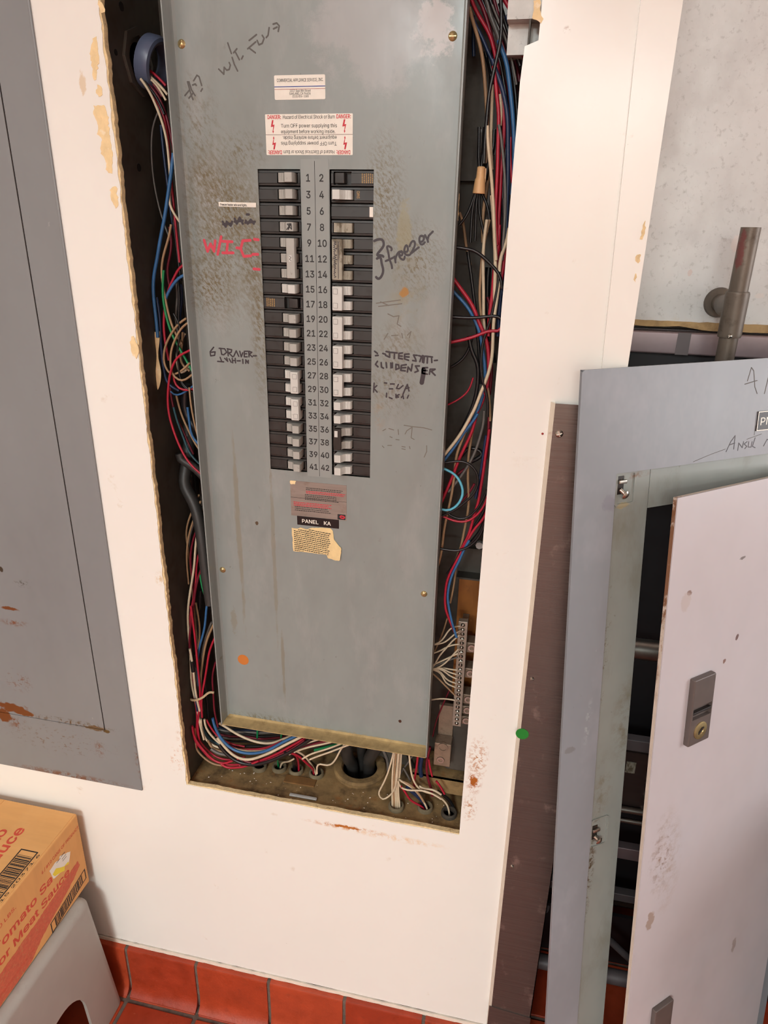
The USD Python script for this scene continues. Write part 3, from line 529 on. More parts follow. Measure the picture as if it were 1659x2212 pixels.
obj('handwriting', wpen('N', [[(250, 160), (300, 200)], [(265, 240), (315, 235)], [(400, 200), (450, 215)], [(460, 165), (525, 175), (525, 270)], [(450, 235), (515, 265)], [(550, 180), (660, 190)], [(615, 190), (610, 290)], [(760, 190), (695, 200), (690, 290), (760, 300)], [(695, 245), (755, 250)], [(880, 210), (800, 215), (800, 300), (870, 325)], [(795, 260), (880, 265)], [(1030, 235), (965, 230), (1000, 300), (1010, 340), (950, 330)], [(1060, 240), (1110, 255), (1080, 350)], [(1130, 360), (1130, 240), (1165, 255), (1150, 370)],
    [(1180, 250), (1310, 265)], [(1220, 265), (1215, 375)], [(1295, 270), (1300, 365)], [(1350, 330), (1400, 325)], [(300, 345), (265, 400), (310, 445)], [(370, 370), (375, 450), (410, 470)], [(460, 370), (470, 460)], [(545, 375), (550, 465)], [(575, 375), (575, 460)], [(640, 400), (640, 495), (700, 470), (690, 410), (640, 400)], [(830, 405), (740, 420), (730, 510), (810, 520)], [(735, 465), (820, 460)], [(850, 540), (865, 450), (920, 520), (940, 400)], [(1070, 430), (1000, 430), (1050, 520), (990, 545)],
    [(1220, 460), (1130, 465), (1125, 560), (1215, 580)], [(1125, 510), (1210, 515)], [(1255, 580), (1270, 490), (1360, 490), (1290, 530), (1360, 600)]], 0, .0023), marker, cv, label='worn black capitals ending STATION CONDENSER')
obj('handwriting', wpen('N', [[(1150, 500), (1140, 600), (1115, 735)]], 0, .0062), marker, cv, label='short thick black marker bar below the capitals')
obj('handwriting', wpen('N', [[(240, 745), (230, 910)], [(290, 790), (235, 840), (295, 910)], [(430, 740), (470, 745)], [(540, 760), (610, 760)], [(520, 850), (580, 850)], [(685, 770), (650, 840), (700, 850), (770, 790)], [(770, 950), (820, 830), (850, 770), (880, 890)], [(810, 850), (880, 830)], [(470, 930), (465, 1000)], [(520, 1010), (570, 1030)], [(640, 950), (640, 1010), (690, 1000), (640, 980), (700, 955)], [(740, 1010), (770, 970), (780, 1030)], [(870, 970), (850, 1020)]], 0, .0020), marker, cv, label='broken black capitals beside breakers 28 and 30')
obj('handwriting', wpen('N', [[(790, 1520), (950, 1545), (1150, 1565), (1300, 1605)], [(940, 1550), (930, 1660), (920, 1750), (975, 1780)], [(930, 1560), (840, 1620), (810, 1680)], [(1205, 1895), (1205, 2000), (1160, 2105)], [(400, 1620), (450, 1590)], [(510, 1580), (600, 1605)], [(680, 1600), (690, 1690)], [(640, 1780), (700, 1790)], [(530, 1730), (570, 1745)], [(750, 1910), (810, 1920)], [(750, 1950), (810, 1965)], [(890, 1910), (900, 1950)], [(490, 1890), (560, 1890)], [(390, 1900), (420, 1930)]], 0, .0012), faint, cv, label='faint worn marks beside breakers 36 to 40')
obj('handwriting', wpen('P', [[(813, 655), (865, 648)], [(818, 662), (868, 656)], [(822, 652), (840, 660)], [(838, 678), (850, 684), (862, 682), (858, 700), (866, 705)], [(846, 725), (860, 724)], [(830, 733), (838, 720)], [(868, 720), (870, 730)], [(880, 724), (888, 716), (884, 730)]], 0, .0013), faint, cv, label='rubbed out grey marks beside breakers 16 to 22')

# ------------------------------------------------------------------ circuit breakers
phen = mat('black_breaker_case', S(44, 41, 39), 0.42, var=0.18, vscale=(40, 40, 40), rvar=.1)
phen2 = mat('worn_breaker_case', S(52, 49, 47), 0.45, var=0.2, vscale=(40, 40, 40))
h_grey = mat('grey_breaker_handle', S(172, 170, 163), 0.45, var=0.05, vscale=(60, 60, 60), var2=[(S(110, 100, 82), (120, 120, 120), 0.62, 0.72, 0.6)])
h_white = mat('white_breaker_handle', S(205, 204, 198), 0.42, var=0.04, vscale=(60, 60, 60), var2=[(S(120, 110, 92), (120, 120, 120), 0.66, 0.74, 0.6)])
h_dirty = mat('grimy_breaker_handle', S(158, 152, 136), 0.55, var=0.12, vscale=(90, 90, 90), var2=[(S(84, 70, 46), (110, 110, 60), 0.5, 0.62, 0.8)])
h_black = mat('black_tie_bar', S(40, 34, 30), 0.45, var=0.3, vscale=(90, 90, 90), var2=[(S(120, 80, 50), (110, 110, 110), 0.62, 0.72, 0.7)])
gold = mat('gold_print', S(165, 130, 75), 0.5)
PITCH = 0.01905
def mir(m, s):
    m = tm(m).copy()
    if s < 0: m.apply_scale([-1, 1, 1]); m.invert()
    return m
def pole_case(well=True, deep=False):
    z = .00915
    pts = [(.06, -z), (.06, z), (.0048, z), (.0036, z - .0006), (.0034, z - .0030), (.0022, z - .0036), (.0020, -z + .0032), (.0028, -z + .0027), (.0030, -z + .0006), (.0040, -z)]
    m = Manifold.extrude(xs(pts), .0575).transform(np.array([[0, 0, 1, .0205], [1, 0, 0, 0], [0, 1, 0, 0]], float))
    if well: m -= mbx(.0228, .0505 if not deep else .049, -.01, .014, -.0062, .0062)
    return m
def handle(w=.0108, base=True, tip=True):
    if not base: pts = [(.040, .010), (.0385, -.005), (.0352, -.0130), (.0262, -.0130), (.0252, -.0105), (.0262, .010)]
    else: pts = [(.0488, .010), (.0485, .0002), (.0470, -.0026), (.0440, -.0034), (.0400, -.0042), (.0375, -.0070), (.0352, -.0130), (.0262, -.0130), (.0252, -.0105), (.0262, .010)]
    m = Manifold.extrude(xs(pts), w).translate((0, 0, -w / 2))
    for k in range(3): m -= mbx(.0400 + .0025 * k, .0407 + .0025 * k, -.006, -.0026 - .0004 * (2 - k), -w / 2 + .001, w / 2 - .001)
    return m
def tie(z0, z1, front=-.0135, u0=.0256, u1=.0362, back=-.004):
    return rbx(u0, u1, front, back, z0, z1, .0010, 8)
def flipz(m): return m
LBL = '{} beside printed number {}'
COL = {-1: 'left', 1: 'right'}
W1 = 'zero one two three four five six seven eight nine ten eleven twelve thirteen fourteen fifteen sixteen seventeen eighteen nineteen'.split()
def nw(n): return W1[n] if n < 20 else ('twenty', 'thirty', 'forty')[n // 10 - 2] + ('-' + W1[n % 10] if n % 10 else '')
def row_of(n): return (n - 1) // 2
def single(n, hm, proto=None, label=None, group=None):
    s = -1 if n % 2 else 1; z = ZR(row_of(n))
    label = label or f'single pole black breaker with grey handle beside printed number {nw(n)}'
    if proto: return copy_of(proto, (0, 0, z), label=label, cat='circuit breaker', group=group)
    t = thing('circuit_breaker', (0, 0, z), label=label, cat='circuit breaker', group=group)
    obj('case', mir(pole_case(), s), phen, t, smooth=25)
    obj('handle', mir(handle(), s), hm, t, smooth=25)
    return t
GL, GR = 'single pole breakers in the left column', 'single pole breakers in the right column'
L1 = single(1, h_grey, group=GL)
for n in (3, 5, 19, 21, 23, 25, 35, 37, 39, 41): single(n, None, L1, group=GL)
t = single(7, h_grey, label='single pole breaker beside number 7 with a black scribble on its handle')
obj('scribble', strokes([[(-.0345, -.0035), (-.029, .0035), (-.0335, .0030), (-.028, -.0030), (-.0285, .0036), (-.0325, -.0036), (-.0305, .0036)]], .0011, frame((0, -.0131, 0), (1, 0, 0), (0, 0, 1), (0, -1, 0))), ink, t)
R1 = single(32, h_white, group=GR)
for n in (34, 40, 42): single(n, None, R1, group=GR)
# breaker 8, handle thrown flat and dirty
z = ZR(row_of(8)); t = thing('circuit_breaker', (0, 0, z), label='single pole breaker beside number 8 with a grimy flat handle', cat='circuit breaker')
obj('case', mir(pole_case(), 1), phen, t, smooth=25)
obj('handle', Manifold.extrude(xs([(.0495, .010), (.0490, -.0035), (.0420, -.0060), (.0390, -.0040), (.0355, -.0040), (.0330, -.0075), (.0262, -.0070), (.0245, .010)]), .0112).translate((0, 0, -.0056)), h_dirty, t, smooth=25)
# breaker 6: blank filler
z = ZR(row_of(6)); t = thing('filler_plate', (0, 0, z), label='blank black filler without a handle beside number 6', cat='filler plate')
obj('case', mir(pole_case(False), 1), phen, t, smooth=25)
obj('label', bx(.0705, .0752, .0012, .0022, -.0060, .0058), label_white, t)
def multi(n, poles, hm, tm_, label, extra=None, bare=False, bar=True, u1=.0362, front=-.0135):
    """tied breaker; its origin is the middle of its poles"""
    s = -1 if n % 2 else 1; zs = [ZR(row_of(n) + k) for k in range(poles)]; zc = sum(zs) / poles
    t = thing('circuit_breaker', (0, 0, zc), label=label, cat='circuit breaker')
    for z in zs: obj('case', moved(mir(pole_case(), s), frame((0, 0, z - zc), (1, 0, 0), (0, 1, 0), (0, 0, 1))), phen if not bare else phen2, t, smooth=25)
    for z in zs: obj('handle', moved(mir(handle(), s), frame((0, 0, z - zc), (1, 0, 0), (0, 1, 0), (0, 0, 1))), hm, t, smooth=25)
    if bar:
        e = (zs[0] - zc) + .0056
        obj('tie_bar', mir(tie(-e, e, front, .0250, u1), s), tm_, t, smooth=25)
        if extra: extra(t, s, e)
    return t
def windows(t, s, e):
    for z in (e - .0062, -e + .0062):
        a, b = (s * .0268, s * .0322); obj('window', [bx(min(a, b), max(a, b), -.01385, -.0132, z - .0030, z + .0030)], h_white, t)
        fr = sbox(min(a, b), z - .0030, max(a, b), z + .0030); obj('window_outline', moved(extrude(fr.buffer(.0003).difference(fr), .0002), frame((0, -.0137, 0), (1, 0, 0), (0, 0, 1), (0, -1, 0))), pencil, t)
def scrawl(t, s, e):
    r = np.random.default_rng(4)
    L = [[(s * (.0275 + r.uniform(-.001, .001)), z), (s * (.0305 + r.uniform(-.002, .002)), z + .0012), (s * .0282, z + .0022)] for z in np.arange(-e + .003, e - .004, .0026)]
    L += [[(s * .0338, -e + .002), (s * .0336, 0), (s * .0340, e - .003)]]
    obj('scribble', strokes(L, .0007, frame((0, -.0136, 0), (1, 0, 0), (0, 0, 1), (0, -1, 0))), marker, t)
def mark(t, s, e):
    a, b = s * .0285, s * .0325; obj('window', [bx(min(a, b), max(a, b), -.0139, -.0132, -.0040, .0040)], h_white, t)
    obj('scribble', strokes([[(s * .0292, -.003), (s * .0318, -.001), (s * .0295, .001), (s * .0318, .003)]], .0006, frame((0, -.0140, 0), (1, 0, 0), (0, 0, 1), (0, -1, 0))), pencil, t)
def blk(t, s, e):
    a, b = s * .0268, s * .0315; obj('window', [bx(min(a, b), max(a, b), -.0139, -.0132, e - .0115, e - .0025)], h_white, t)
multi(9, 3, h_grey, h_grey, 'three pole breaker with long grey tie bar beside numbers nine, eleven and thirteen', mark)
multi(10, 3, h_dirty, h_dirty, 'three pole breaker with scribbled grimy tie bar beside numbers ten, twelve and fourteen', scrawl, u1=.0385)
multi(16, 2, h_white, h_white, 'two pole breaker with white tied handles beside numbers sixteen and eighteen', windows, u1=.0385)
multi(20, 2, h_white, h_white, 'two pole breaker with white tied handles beside numbers twenty and twenty-two', windows, u1=.0385)
multi(24, 2, h_white, h_white, 'two pole breaker with white tied handles beside numbers twenty-four and twenty-six', windows, u1=.0385)
multi(28, 2, h_white, h_white, 'two pole breaker with pale tied handles beside numbers twenty-eight and thirty', windows, u1=.0385)
multi(36, 2, h_grey, h_black, 'two pole breaker with a black tie bar beside numbers thirty-six and thirty-eight', blk)
multi(27, 2, h_white, h_white, 'two pole breaker with white tie bar beside numbers twenty-seven and twenty-nine', windows)
multi(31, 2, h_white, h_white, 'two pole breaker with white tie bar beside numbers thirty-one and thirty-three', windows)
def test_breaker(nh, nb, label, lines, word=None):
    """two spaces: one with a handle, one with a sunken black test button and gold print"""
    s = -1 if nh % 2 else 1; zh, zb = ZR(row_of(nh)), ZR(row_of(nb)); zc = (zh + zb) / 2
    t = thing('circuit_breaker', (0, 0, zc), label=label, cat='circuit breaker')
    F = lambda z: frame((0, 0, z - zc), (1, 0, 0), (0, 1, 0), (0, 0, 1))
    obj('case', moved(mir(pole_case(), s), F(zh)), phen, t, smooth=25)
    body = tm(mir(pole_case(False) - mbx(.0235, .0465, -.02, .012, -.0075, .0075), s))
    obj('case', moved(body, F(zb)), phen2, t, smooth=25)
    obj('handle', moved(mir(handle(), s), F(zh)), h_white, t, smooth=25)
    obj('test_button', moved(mir(tm(rbx(.0262, .0385, -.0015, .012, -.0062, .0062, .001)), s), F(zb)), h_black, t, smooth=25)
    r = np.random.default_rng(nh); out = []
    for k in range(lines):
        u = .0600 + .0026 * k; q = -.0055
        while q < .005: e = min(q + r.uniform(.0008, .0025), .0055); out.append(sbox(min(s * u, s * (u + .0014)), q, max(s * u, s * (u + .0014)), e)); q = e + .0005
    obj('fine_print', moved(extrude(unary_union(out), .0001), frame((0, .0021, zb - zc), (1, 0, 0), (0, 0, 1), (0, -1, 0))), gold, t)
    if word: obj('lettering', text(word, .0036, frame((s * .0575, .0020, zh - zc - .0040), (0, 0, 1), (-s if s > 0 else 1, 0, 0) if False else (-1, 0, 0), (0, -1, 0)), True, width=.0085), gold, t)
    return t
test_breaker(4, 2, 'two space test breaker with gold print beside numbers two and four', 6, 'SWD')
test_breaker(15, 17, 'two space test breaker with gold print beside numbers fifteen and seventeen', 5)
obj('patch', [bx(-.0555, -.0525, .0012, .0022, -.004 + .0095, .004 + .0095)], h_dirty, '/World/circuit_breaker_%03d' % 99) if False else None
# metal pan that the breakers clip to, behind the cover
pan = thing('breaker_mounting_pan', label='metal pan behind the cover that the breakers clip onto', cat='mounting pan')
obj('pan', bx(-.11, .11, .0605, .075, FZ - .45, FZ + .45), steel_dark, pan)
obj('foot', [bx(-.09, -.06, .075, .1248, FZ + .40, FZ + .44)], steel_dark, pan); obj('foot', [bx(.06, .09, .075, .1248, FZ + .40, FZ + .44)], steel_dark, pan)
obj('foot', [bx(-.09, -.06, .075, .1248, FZ - .44, FZ - .40)], steel_dark, pan); obj('foot', [bx(.06, .09, .075, .1248, FZ - .44, FZ - .40)], steel_dark, pan)

# ------------------------------------------------------------------ wires
def wm(name, c, rough=.38): return mat(name, c, rough, var=.12, vscale=(60, 60, 60))
WC = dict(r=wm('red_wire_insulation', S(170, 30, 52)), d=wm('dark_red_wire_insulation', S(108, 20, 38)), w=wm('white_wire_insulation', S(206, 188, 160), .5), t=wm('tan_wire_insulation', S(158, 126, 94), .5),
          k=wm('black_wire_insulation', S(26, 25, 27), .3), b=wm('blue_wire_insulation', S(50, 100, 148)), n=wm('dark_blue_wire_insulation', S(30, 46, 78)), g=wm('green_wire_insulation', S(20, 130, 75)), e=wm('teal_wire_insulation', S(50, 90, 100)),
          c=wm('light_blue_wire_insulation', S(95, 180, 205)), y=wm('grey_wire_insulation', S(98, 94, 90)), K=wm('heavy_black_cable_jacket', S(52, 50, 48), .5))
CN = dict(r='red', d='dark red', w='white', t='tan', k='black', b='blue', n='dark blue', g='green', e='teal', c='light blue', y='grey', K='black')
ZONE = dict(LT='upper left of the cover', LM='mid left of the cover', LB='lower left of the cover', BB='curving under the cover', BR='below the right end of the cover',
            RT='in the upper right gutter', RM='right of the breakers', RL='in the lower right gutter', NB='fanning to the terminal bar')
count_of = {}
WIRES = []
def wire(col, zone, view, y, pts, r=.0017, label=None, y2=None, cat=None, hole=None, off=(0, 0)):
    P = px(view, pts); n = len(P)
    hp = None
    if hole is not None:                       # runs down through a conduit bushing in the box bottom
        h = HOLES[hole][0]; hp = np.array([h[0] + off[0], h[1] + off[1], BZ0]); y2 = hp[1]; P = P[:-1]; n -= 1
    Y = np.linspace(0, 1, n) ** (1.5 if hole is not None else .55) * ((y if y2 is None else y2) - y) + y
    Q = [aty(u, v, q) for (u, v), q in zip(P, Y)]
    if hp is not None: Q = [q for q in Q if q[2] > BZ0 + .020] + [hp + (0, 0, .006), hp - (0, 0, .05)]
    WIRES.append((col, zone, Q, r, label, cat))
exec_wires = True
# left, near the top
wire('r', 'LT', 'K', .045, [(90, 1000), (180, 1060), (400, 1220), (720, 1540)], .0018)
wire('w', 'LT', 'K', .042, [(80, 1090), (160, 1150), (300, 1290), (560, 1540), (760, 1780)], .0018)
wire('d', 'LT', 'K', .046, [(80, 1190), (180, 1290), (330, 1440), (620, 1830)], .002)
wire('w', 'LT', 'K', .040, [(250, 1330), (340, 1390), (480, 1540), (720, 1930)], .0016)
wire('k', 'LT', 'K', .036, [(60, 1310), (150, 1420), (260, 1570), (450, 1830), (680, 2300)], .0019)
wire('d', 'LT', 'L', .040, [(900, 500), (1000, 600), (1050, 700), (1090, 850), (1120, 1000)], .0018)
wire('w', 'LT', 'L', .030, [(900, 505), (930, 545), (1000, 682), (1043, 800), (1068, 910), (1083, 1050), (1090, 1190), (1085, 1290), (1150, 1420)], .0018, 'white wire curving from the grey blue bushing down to the cover edge')
wire('r', 'LT', 'L', .038, [(960, 590), (1030, 700), (1060, 800), (1083, 950), (1092, 1100), (1110, 1300), (1130, 1500), (1150, 1680)], .0018)
wire('k', 'LT', 'L', .05, [(1000, 650), (1050, 800), (1075, 1000), (1090, 1200), (1120, 1500), (1160, 1800)], .002)
wire('n', 'LT', 'L', .06, [(1030, 800), (1050, 1000), (1075, 1200), (1100, 1400), (1140, 1600)], .002)
wire('y', 'LT', 'L', .06, [(1020, 700), (985, 790), (970, 900), (972, 1030), (985, 1160), (1010, 1290), (1040, 1400), (1100, 1560)], .0013, 'thin grey wire hanging apart from the others left of the cover')
wire('b', 'LM', 'L', .028, [(1110, 980), (1098, 1090), (1078, 1230), (1052, 1400), (1025, 1540), (1005, 1659), (985, 1770), (978, 1880), (985, 2000), (1010, 2160)], .0026, 'long blue wire bowing out left of the cover')
wire('n', 'LM', 'A', .035, [(545, 560), (568, 700), (578, 850), (585, 1000), (605, 1160), (650, 1300), (740, 1360)], .0024)
wire('t', 'LM', 'A', .024, [(670, -60), (652, 40), (612, 180), (590, 320), (598, 440), (630, 620), (690, 830), (760, 960)], .0018)
wire('g', 'LM', 'A', .022, [(606, 330), (600, 440), (602, 560), (622, 690), (680, 880), (760, 1030), (850, 1190)], .0019, 'green wire slanting down to the left edge of the cover')
wire('d', 'LM', 'A', .05, [(655, -40), (670, 60), (665, 180), (640, 320), (660, 480)], .0019)
wire('r', 'LM', 'A', .03, [(800, 270), (742, 315), (700, 385), (655, 480), (622, 620), (608, 780), (622, 950), (650, 1100)], .0019)
wire('b', 'LM', 'A', .026, [(800, 365), (742, 395), (680, 465), (630, 560), (612, 620)], .0022, 'short blue wire bending out below the red one')
wire('k', 'LM', 'A', .04, [(725, 380), (740, 600), (737, 760), (745, 900), (722, 1010), (735, 1200), (775, 1320), (860, 1370)], .002)
wire('y', 'LM', 'A', .05, [(715, 420), (722, 560), (712, 760), (760, 960)], .0019)
wire('n', 'LM', 'A', .05, [(755, 450), (762, 600), (745, 740), (790, 900)], .002)
wire('t', 'LM', 'A', .02, [(800, 740), (735, 790), (680, 860), (625, 970), (608, 1080), (630, 1170), (670, 1215), (740, 1200), (830, 1120)], .0017)
wire('t', 'LM', 'A', .016, [(830, 770), (780, 805), (715, 900), (672, 1020), (666, 1130), (690, 1225), (745, 1268), (850, 1220)], .0017)
wire('t', 'LM', 'A', .03, [(770, 860), (758, 1000), (765, 1130), (830, 1190)], .0019)
wire('w', 'LM', 'A', .034, [(790, 870), (735, 990), (720, 1120), (745, 1200), (840, 1140)], .0016)
wire('k', 'LM', 'A', .018, [(690, 700), (735, 790), (745, 880), (725, 990), (732, 1150), (765, 1290), (850, 1370)], .0014, 'thin black printed wire crossing the tan loops')
wire('r', 'LM', 'A', .012, [(860, 1000), (805, 1026), (732, 1070), (682, 1150), (652, 1280), (642, 1400), (652, 1550), (692, 1700), (752, 1850), (832, 1980), (940, 2080)], .0018, 'long red wire arching out and down left of the cover')
wire('r', 'LM', 'A', .022, [(690, 1230), (708, 1300), (750, 1342), (800, 1352), (880, 1340)], .0018)
wire('b', 'LM', 'A', .028, [(665, 1365), (700, 1392), (745, 1390), (800, 1362), (880, 1300)], .0015)
wire('k', 'LM', 'A', .05, [(800, 1300), (790, 1400), (800, 1540), (900, 1700)], .007)
wire('t', 'LM', 'A', .04, [(715, 1400), (752, 1540), (815, 1690), (890, 1830), (990, 1960)], .0018)
wire('e', 'LM', 'A', .045, [(690, 1500), (730, 1640), (775, 1760), (830, 1890), (930, 2000)], .0018)
wire('d', 'LM', 'A', .05, [(660, 1330), (690, 1500), (770, 1700), (860, 1900)], .0018)
wire('b', 'LM', 'A', .03, [(810, 1500), (828, 1640), (850, 1740), (920, 1830)], .002)
wire('t', 'LM', 'A', .014, [(825, 1330), (838, 1460), (862, 1600), (900, 1760)], .0015)
wire('K', 'LM', 'A', .085, [(760, 1640), (660, 1680), (585, 1750), (552, 1860), (560, 2000), (610, 2140), (720, 2260)], .0060, 'thick dark cable looping at the back of the left gutter', cat='cable')
wire('K', 'LM', 'A', .105, [(650, 1690), (575, 1760), (550, 1860), (610, 1960), (690, 2040), (770, 2150), (850, 2290), (905, 2460), (935, 2640), (965, 2880), (1010, 3180)], .0095, 'thickest black cable running down behind the left edge of the cover', cat='cable', y2=.03)
wire('K', 'LM', 'A', .05, [(700, 1890), (745, 1925), (830, 1990), (960, 2110)], .0072, 'short thick black cable entering behind the cover above the thickest one', cat='cable')
# left, lower
wire('t', 'LB', 'B', .06, [(320, 200), (270, 320), (240, 420), (208, 580), (200, 750), (212, 900), (216, 1060), (235, 1300)], .0017)
wire('y', 'LB', 'B', .065, [(335, 270), (280, 400), (245, 500), (220, 640), (216, 780), (232, 930), (240, 1150)], .0017)
wire('t', 'LB', 'B', .05, [(330, 240), (285, 360), (258, 450), (243, 600), (247, 760)], .0017)
wire('d', 'LB', 'B', .05, [(300, 430), (275, 520), (268, 640), (282, 760), (285, 900)], .0018)
wire('w', 'LB', 'B', .062, [(345, 290), (318, 400), (298, 530), (290, 640), (266, 800), (250, 950), (236, 1100), (242, 1250), (278, 1420), (300, 1500), (315, 1580), (330, 1660), (352, 1740)], .0021, 'prominent white wire at the left of the descending bundle', y2=.018)
wire('r', 'LB', 'B', .064, [(375, 380), (335, 520), (308, 620), (298, 780), (272, 920), (246, 1050), (231, 1190), (248, 1320), (275, 1430), (300, 1520), (308, 1610), (285, 1710), (300, 1790)], .002, y2=.02)
wire('r', 'LB', 'B', .020, [(268, 900), (282, 1000), (300, 1150), (312, 1280), (326, 1420), (322, 1550), (312, 1650), (322, 1740)], .0021)
wire('d', 'LB', 'B', .03, [(345, 640), (310, 740), (290, 860), (275, 980), (260, 1130), (280, 1300)], .002)
wire('b', 'LB', 'B', .028, [(430, 700), (372, 880), (352, 1050), (325, 1150), (312, 1250), (320, 1400)], .0021, 'short bright blue wire left of the cover, above the wire tie')
wire('g', 'LB', 'B', .03, [(325, 700), (345, 800), (375, 880)], .0016, 'short green wire beside the lower end of the thick cable')
wire('t', 'LB', 'B', .04, [(300, 880), (315, 960), (325, 1060), (315, 1170)], .0017)
wire('t', 'LB', 'B', .035, [(420, 1000), (375, 1100), (350, 1200), (337, 1300), (330, 1450), (340, 1560)], .0022)
wire('y', 'LB', 'B', .04, [(400, 1000), (365, 1090), (340, 1200), (322, 1320)], .002)
wire('r', 'LB', 'B', .018, [(440, 1060), (388, 1180), (370, 1280), (346, 1420), (336, 1500), (340, 1600)], .002, 'red wire leaning out from the cover edge toward the wire tie')
wire('w', 'LB', 'B', .018, [(262, 1170), (276, 1245), (286, 1320), (300, 1450), (325, 1560)], .0022, 'white wire with a black tape band above the wire tie')
wire('n', 'LB', 'B', .022, [(270, 1240), (286, 1330), (298, 1460), (310, 1560)], .002)
wire('d', 'LB', 'B', .03, [(425, 1250), (405, 1340), (410, 1450), (418, 1560), (440, 1660)], .0018)
wire('y', 'LB', 'B', .045, [(235, 1200), (245, 1330), (262, 1450), (280, 1580), (285, 1700)], .002)
wire('k', 'LB', 'B', .05, [(330, 800), (320, 1000), (330, 1200), (360, 1400), (380, 1600)], .003)
# bottom bundle
wire('r', 'BB', 'H', .012, [(215, 40), (245, 140), (300, 240), (380, 335), (470, 415), (560, 445), (660, 420), (800, 380)], .0022)
wire('r', 'BB', 'H', .016, [(225, 60), (262, 200), (335, 295), (430, 395), (530, 440), (640, 462), (780, 455), (900, 420)], .0022)
wire('r', 'BB', 'H', .022, [(292, -40), (288, 60), (300, 180), (380, 290), (500, 380), (640, 410), (800, 405)], .002)
wire('w', 'BB', 'H', .022, [(322, -30), (330, 60), (348, 130), (400, 210), (480, 262), (620, 290), (760, 300)], .0021)
wire('w', 'BB', 'H', .024, [(360, -30), (376, 50), (410, 110), (470, 180), (530, 230), (640, 280)], .0021)
wire('r', 'BB', 'H', .03, [(380, -30), (420, 40), (460, 100), (530, 170), (640, 230), (800, 265)], .0019)
wire('e', 'BB', 'H', .032, [(340, 60), (390, 150), (460, 220), (560, 250), (700, 260)], .0026)
wire('b', 'BB', 'H', .008, [(450, -40), (468, 30), (505, 115), (570, 208), (655, 283), (765, 328), (900, 338), (1040, 308), (1170, 240), (1340, 155), (1480, 80)], .0027, 'bright blue wire sweeping under the cover bottom')
wire('w', 'BB', 'H', .006, [(500, 170), (545, 225), (625, 315), (720, 382), (820, 405), (950, 380), (1100, 318), (1250, 240), (1400, 165), (1500, 110)], .0026, 'white wire sweeping just below the bright blue one')
wire('w', 'BB', 'H', .03, [(520, 10), (580, 45), (700, 120), (850, 190), (980, 225), (1100, 225), (1200, 190), (1320, 145), (1420, 110)], .0024, 'white wire sagging from the bottom left corner of the cover')
wire('d', 'BB', 'H', .012, [(560, 230), (640, 310), (730, 375), (840, 435), (1000, 428), (1150, 368), (1300, 298), (1450, 190)], .0026)
wire('r', 'BB', 'H', .014, [(700, 400), (850, 438), (1000, 405), (1120, 355), (1280, 270), (1450, 175)], .0024)
wire('k', 'BB', 'H', .010, [(520, 250), (600, 340), (720, 425), (890, 460), (1050, 430), (1200, 370), (1350, 290), (1520, 180)], .0036, 'thick black wire at the front of the bundle under the cover')
wire('k', 'BB', 'H', .034, [(520, 200), (650, 258), (820, 262), (1000, 262), (1150, 228), (1320, 160)], .0030)
wire('r', 'BB', 'H', .024, [(620, 250), (710, 288), (850, 298), (1000, 285), (1080, 262), (1200, 210)], .0022)
wire('w', 'BB', 'H', .022, [(680, 285), (760, 302), (900, 312), (1060, 292), (1180, 240)], .0018)
wire('t', 'BB', 'H', .020, [(228, 60), (238, 180), (272, 290), (350, 380), (450, 448), (580, 472), (700, 470)], .0020, 'tan wire hanging lowest at the left of the box bottom')
wire('r', 'BB', 'H', .010, [(540, 455), (600, 488), (690, 494), (780, 484), (850, 462), (950, 420)], .0022)
wire('t', 'BB', 'H', .018, [(400, 200), (450, 280), (540, 320), (640, 350), (760, 380)], .0022)
wire('y', 'BB', 'H', .014, [(430, 290), (520, 340), (620, 360), (720, 400), (840, 420)], .003)
wire('w', 'BB', 'H', .015, [(1280, 350), (1400, 300), (1520, 265), (1700, 225), (1850, 180)], .0019)
wire('d', 'BB', 'H', .018, [(1300, 340), (1450, 272), (1600, 225), (1750, 190)], .0026)
wire('w', 'BB', 'H', .02, [(1380, 270), (1460, 232), (1600, 188), (1750, 150)], .0019)
wire('k', 'BB', 'H', .022, [(1150, 330), (1300, 290), (1450, 220), (1600, 160)], .0032)
for i, (a, b) in enumerate(((100, 110), (120, 150), (150, 175), (175, 200), (205, 215), (80, 85), (135, 120))):
    wire('ykdykny'[i], 'BB', 'H', .05 + .006 * i, [(480, a - 30), (620, a), (800, a + 8), (950, b + 4), (1100, b), (1300, b - 20)], .0022)
wire('k', 'BB', 'H', .012, [(1240, 310), (1300, 350), (1335, 430), (1355, 510), (1358, 600)], .0045, 'thick black wire dropping into the third small bushing', hole=3, off=(-.003, .002))
wire('r', 'BB', 'H', .010, [(1270, 330), (1325, 345), (1372, 395), (1400, 490), (1402, 590)], .0022, hole=3, off=(.006, -.002))
wire('r', 'BB', 'H', .010, [(1300, 335), (1350, 350), (1450, 425), (1530, 500), (1580, 570), (1600, 640)], .0022, hole=4, off=(-.004, -.004))
wire('w', 'BB', 'H', .012, [(1350, 310), (1415, 342), (1500, 430), (1575, 530), (1600, 620)], .0020, hole=4, off=(.001, -.006))
wire('k', 'BB', 'H', .014, [(1300, 300), (1390, 340), (1490, 420), (1600, 530), (1630, 620)], .0036, hole=4, off=(.003, .003))
wire('w', 'BB', 'H', .016, [(1330, 400), (1280, 425), (1232, 432), (1192, 465), (1182, 540)], .0017, hole=2, off=(.003, -.002))
wire('g', 'BB', 'H', .02, [(1180, 340), (1160, 400), (1158, 470), (1165, 560)], .0019, hole=2, off=(-.003, .002))
wire('w', 'BB', 'G', .012, [(200, 300), (262, 264), (380, 225), (490, 185), (600, 140)], .0017)
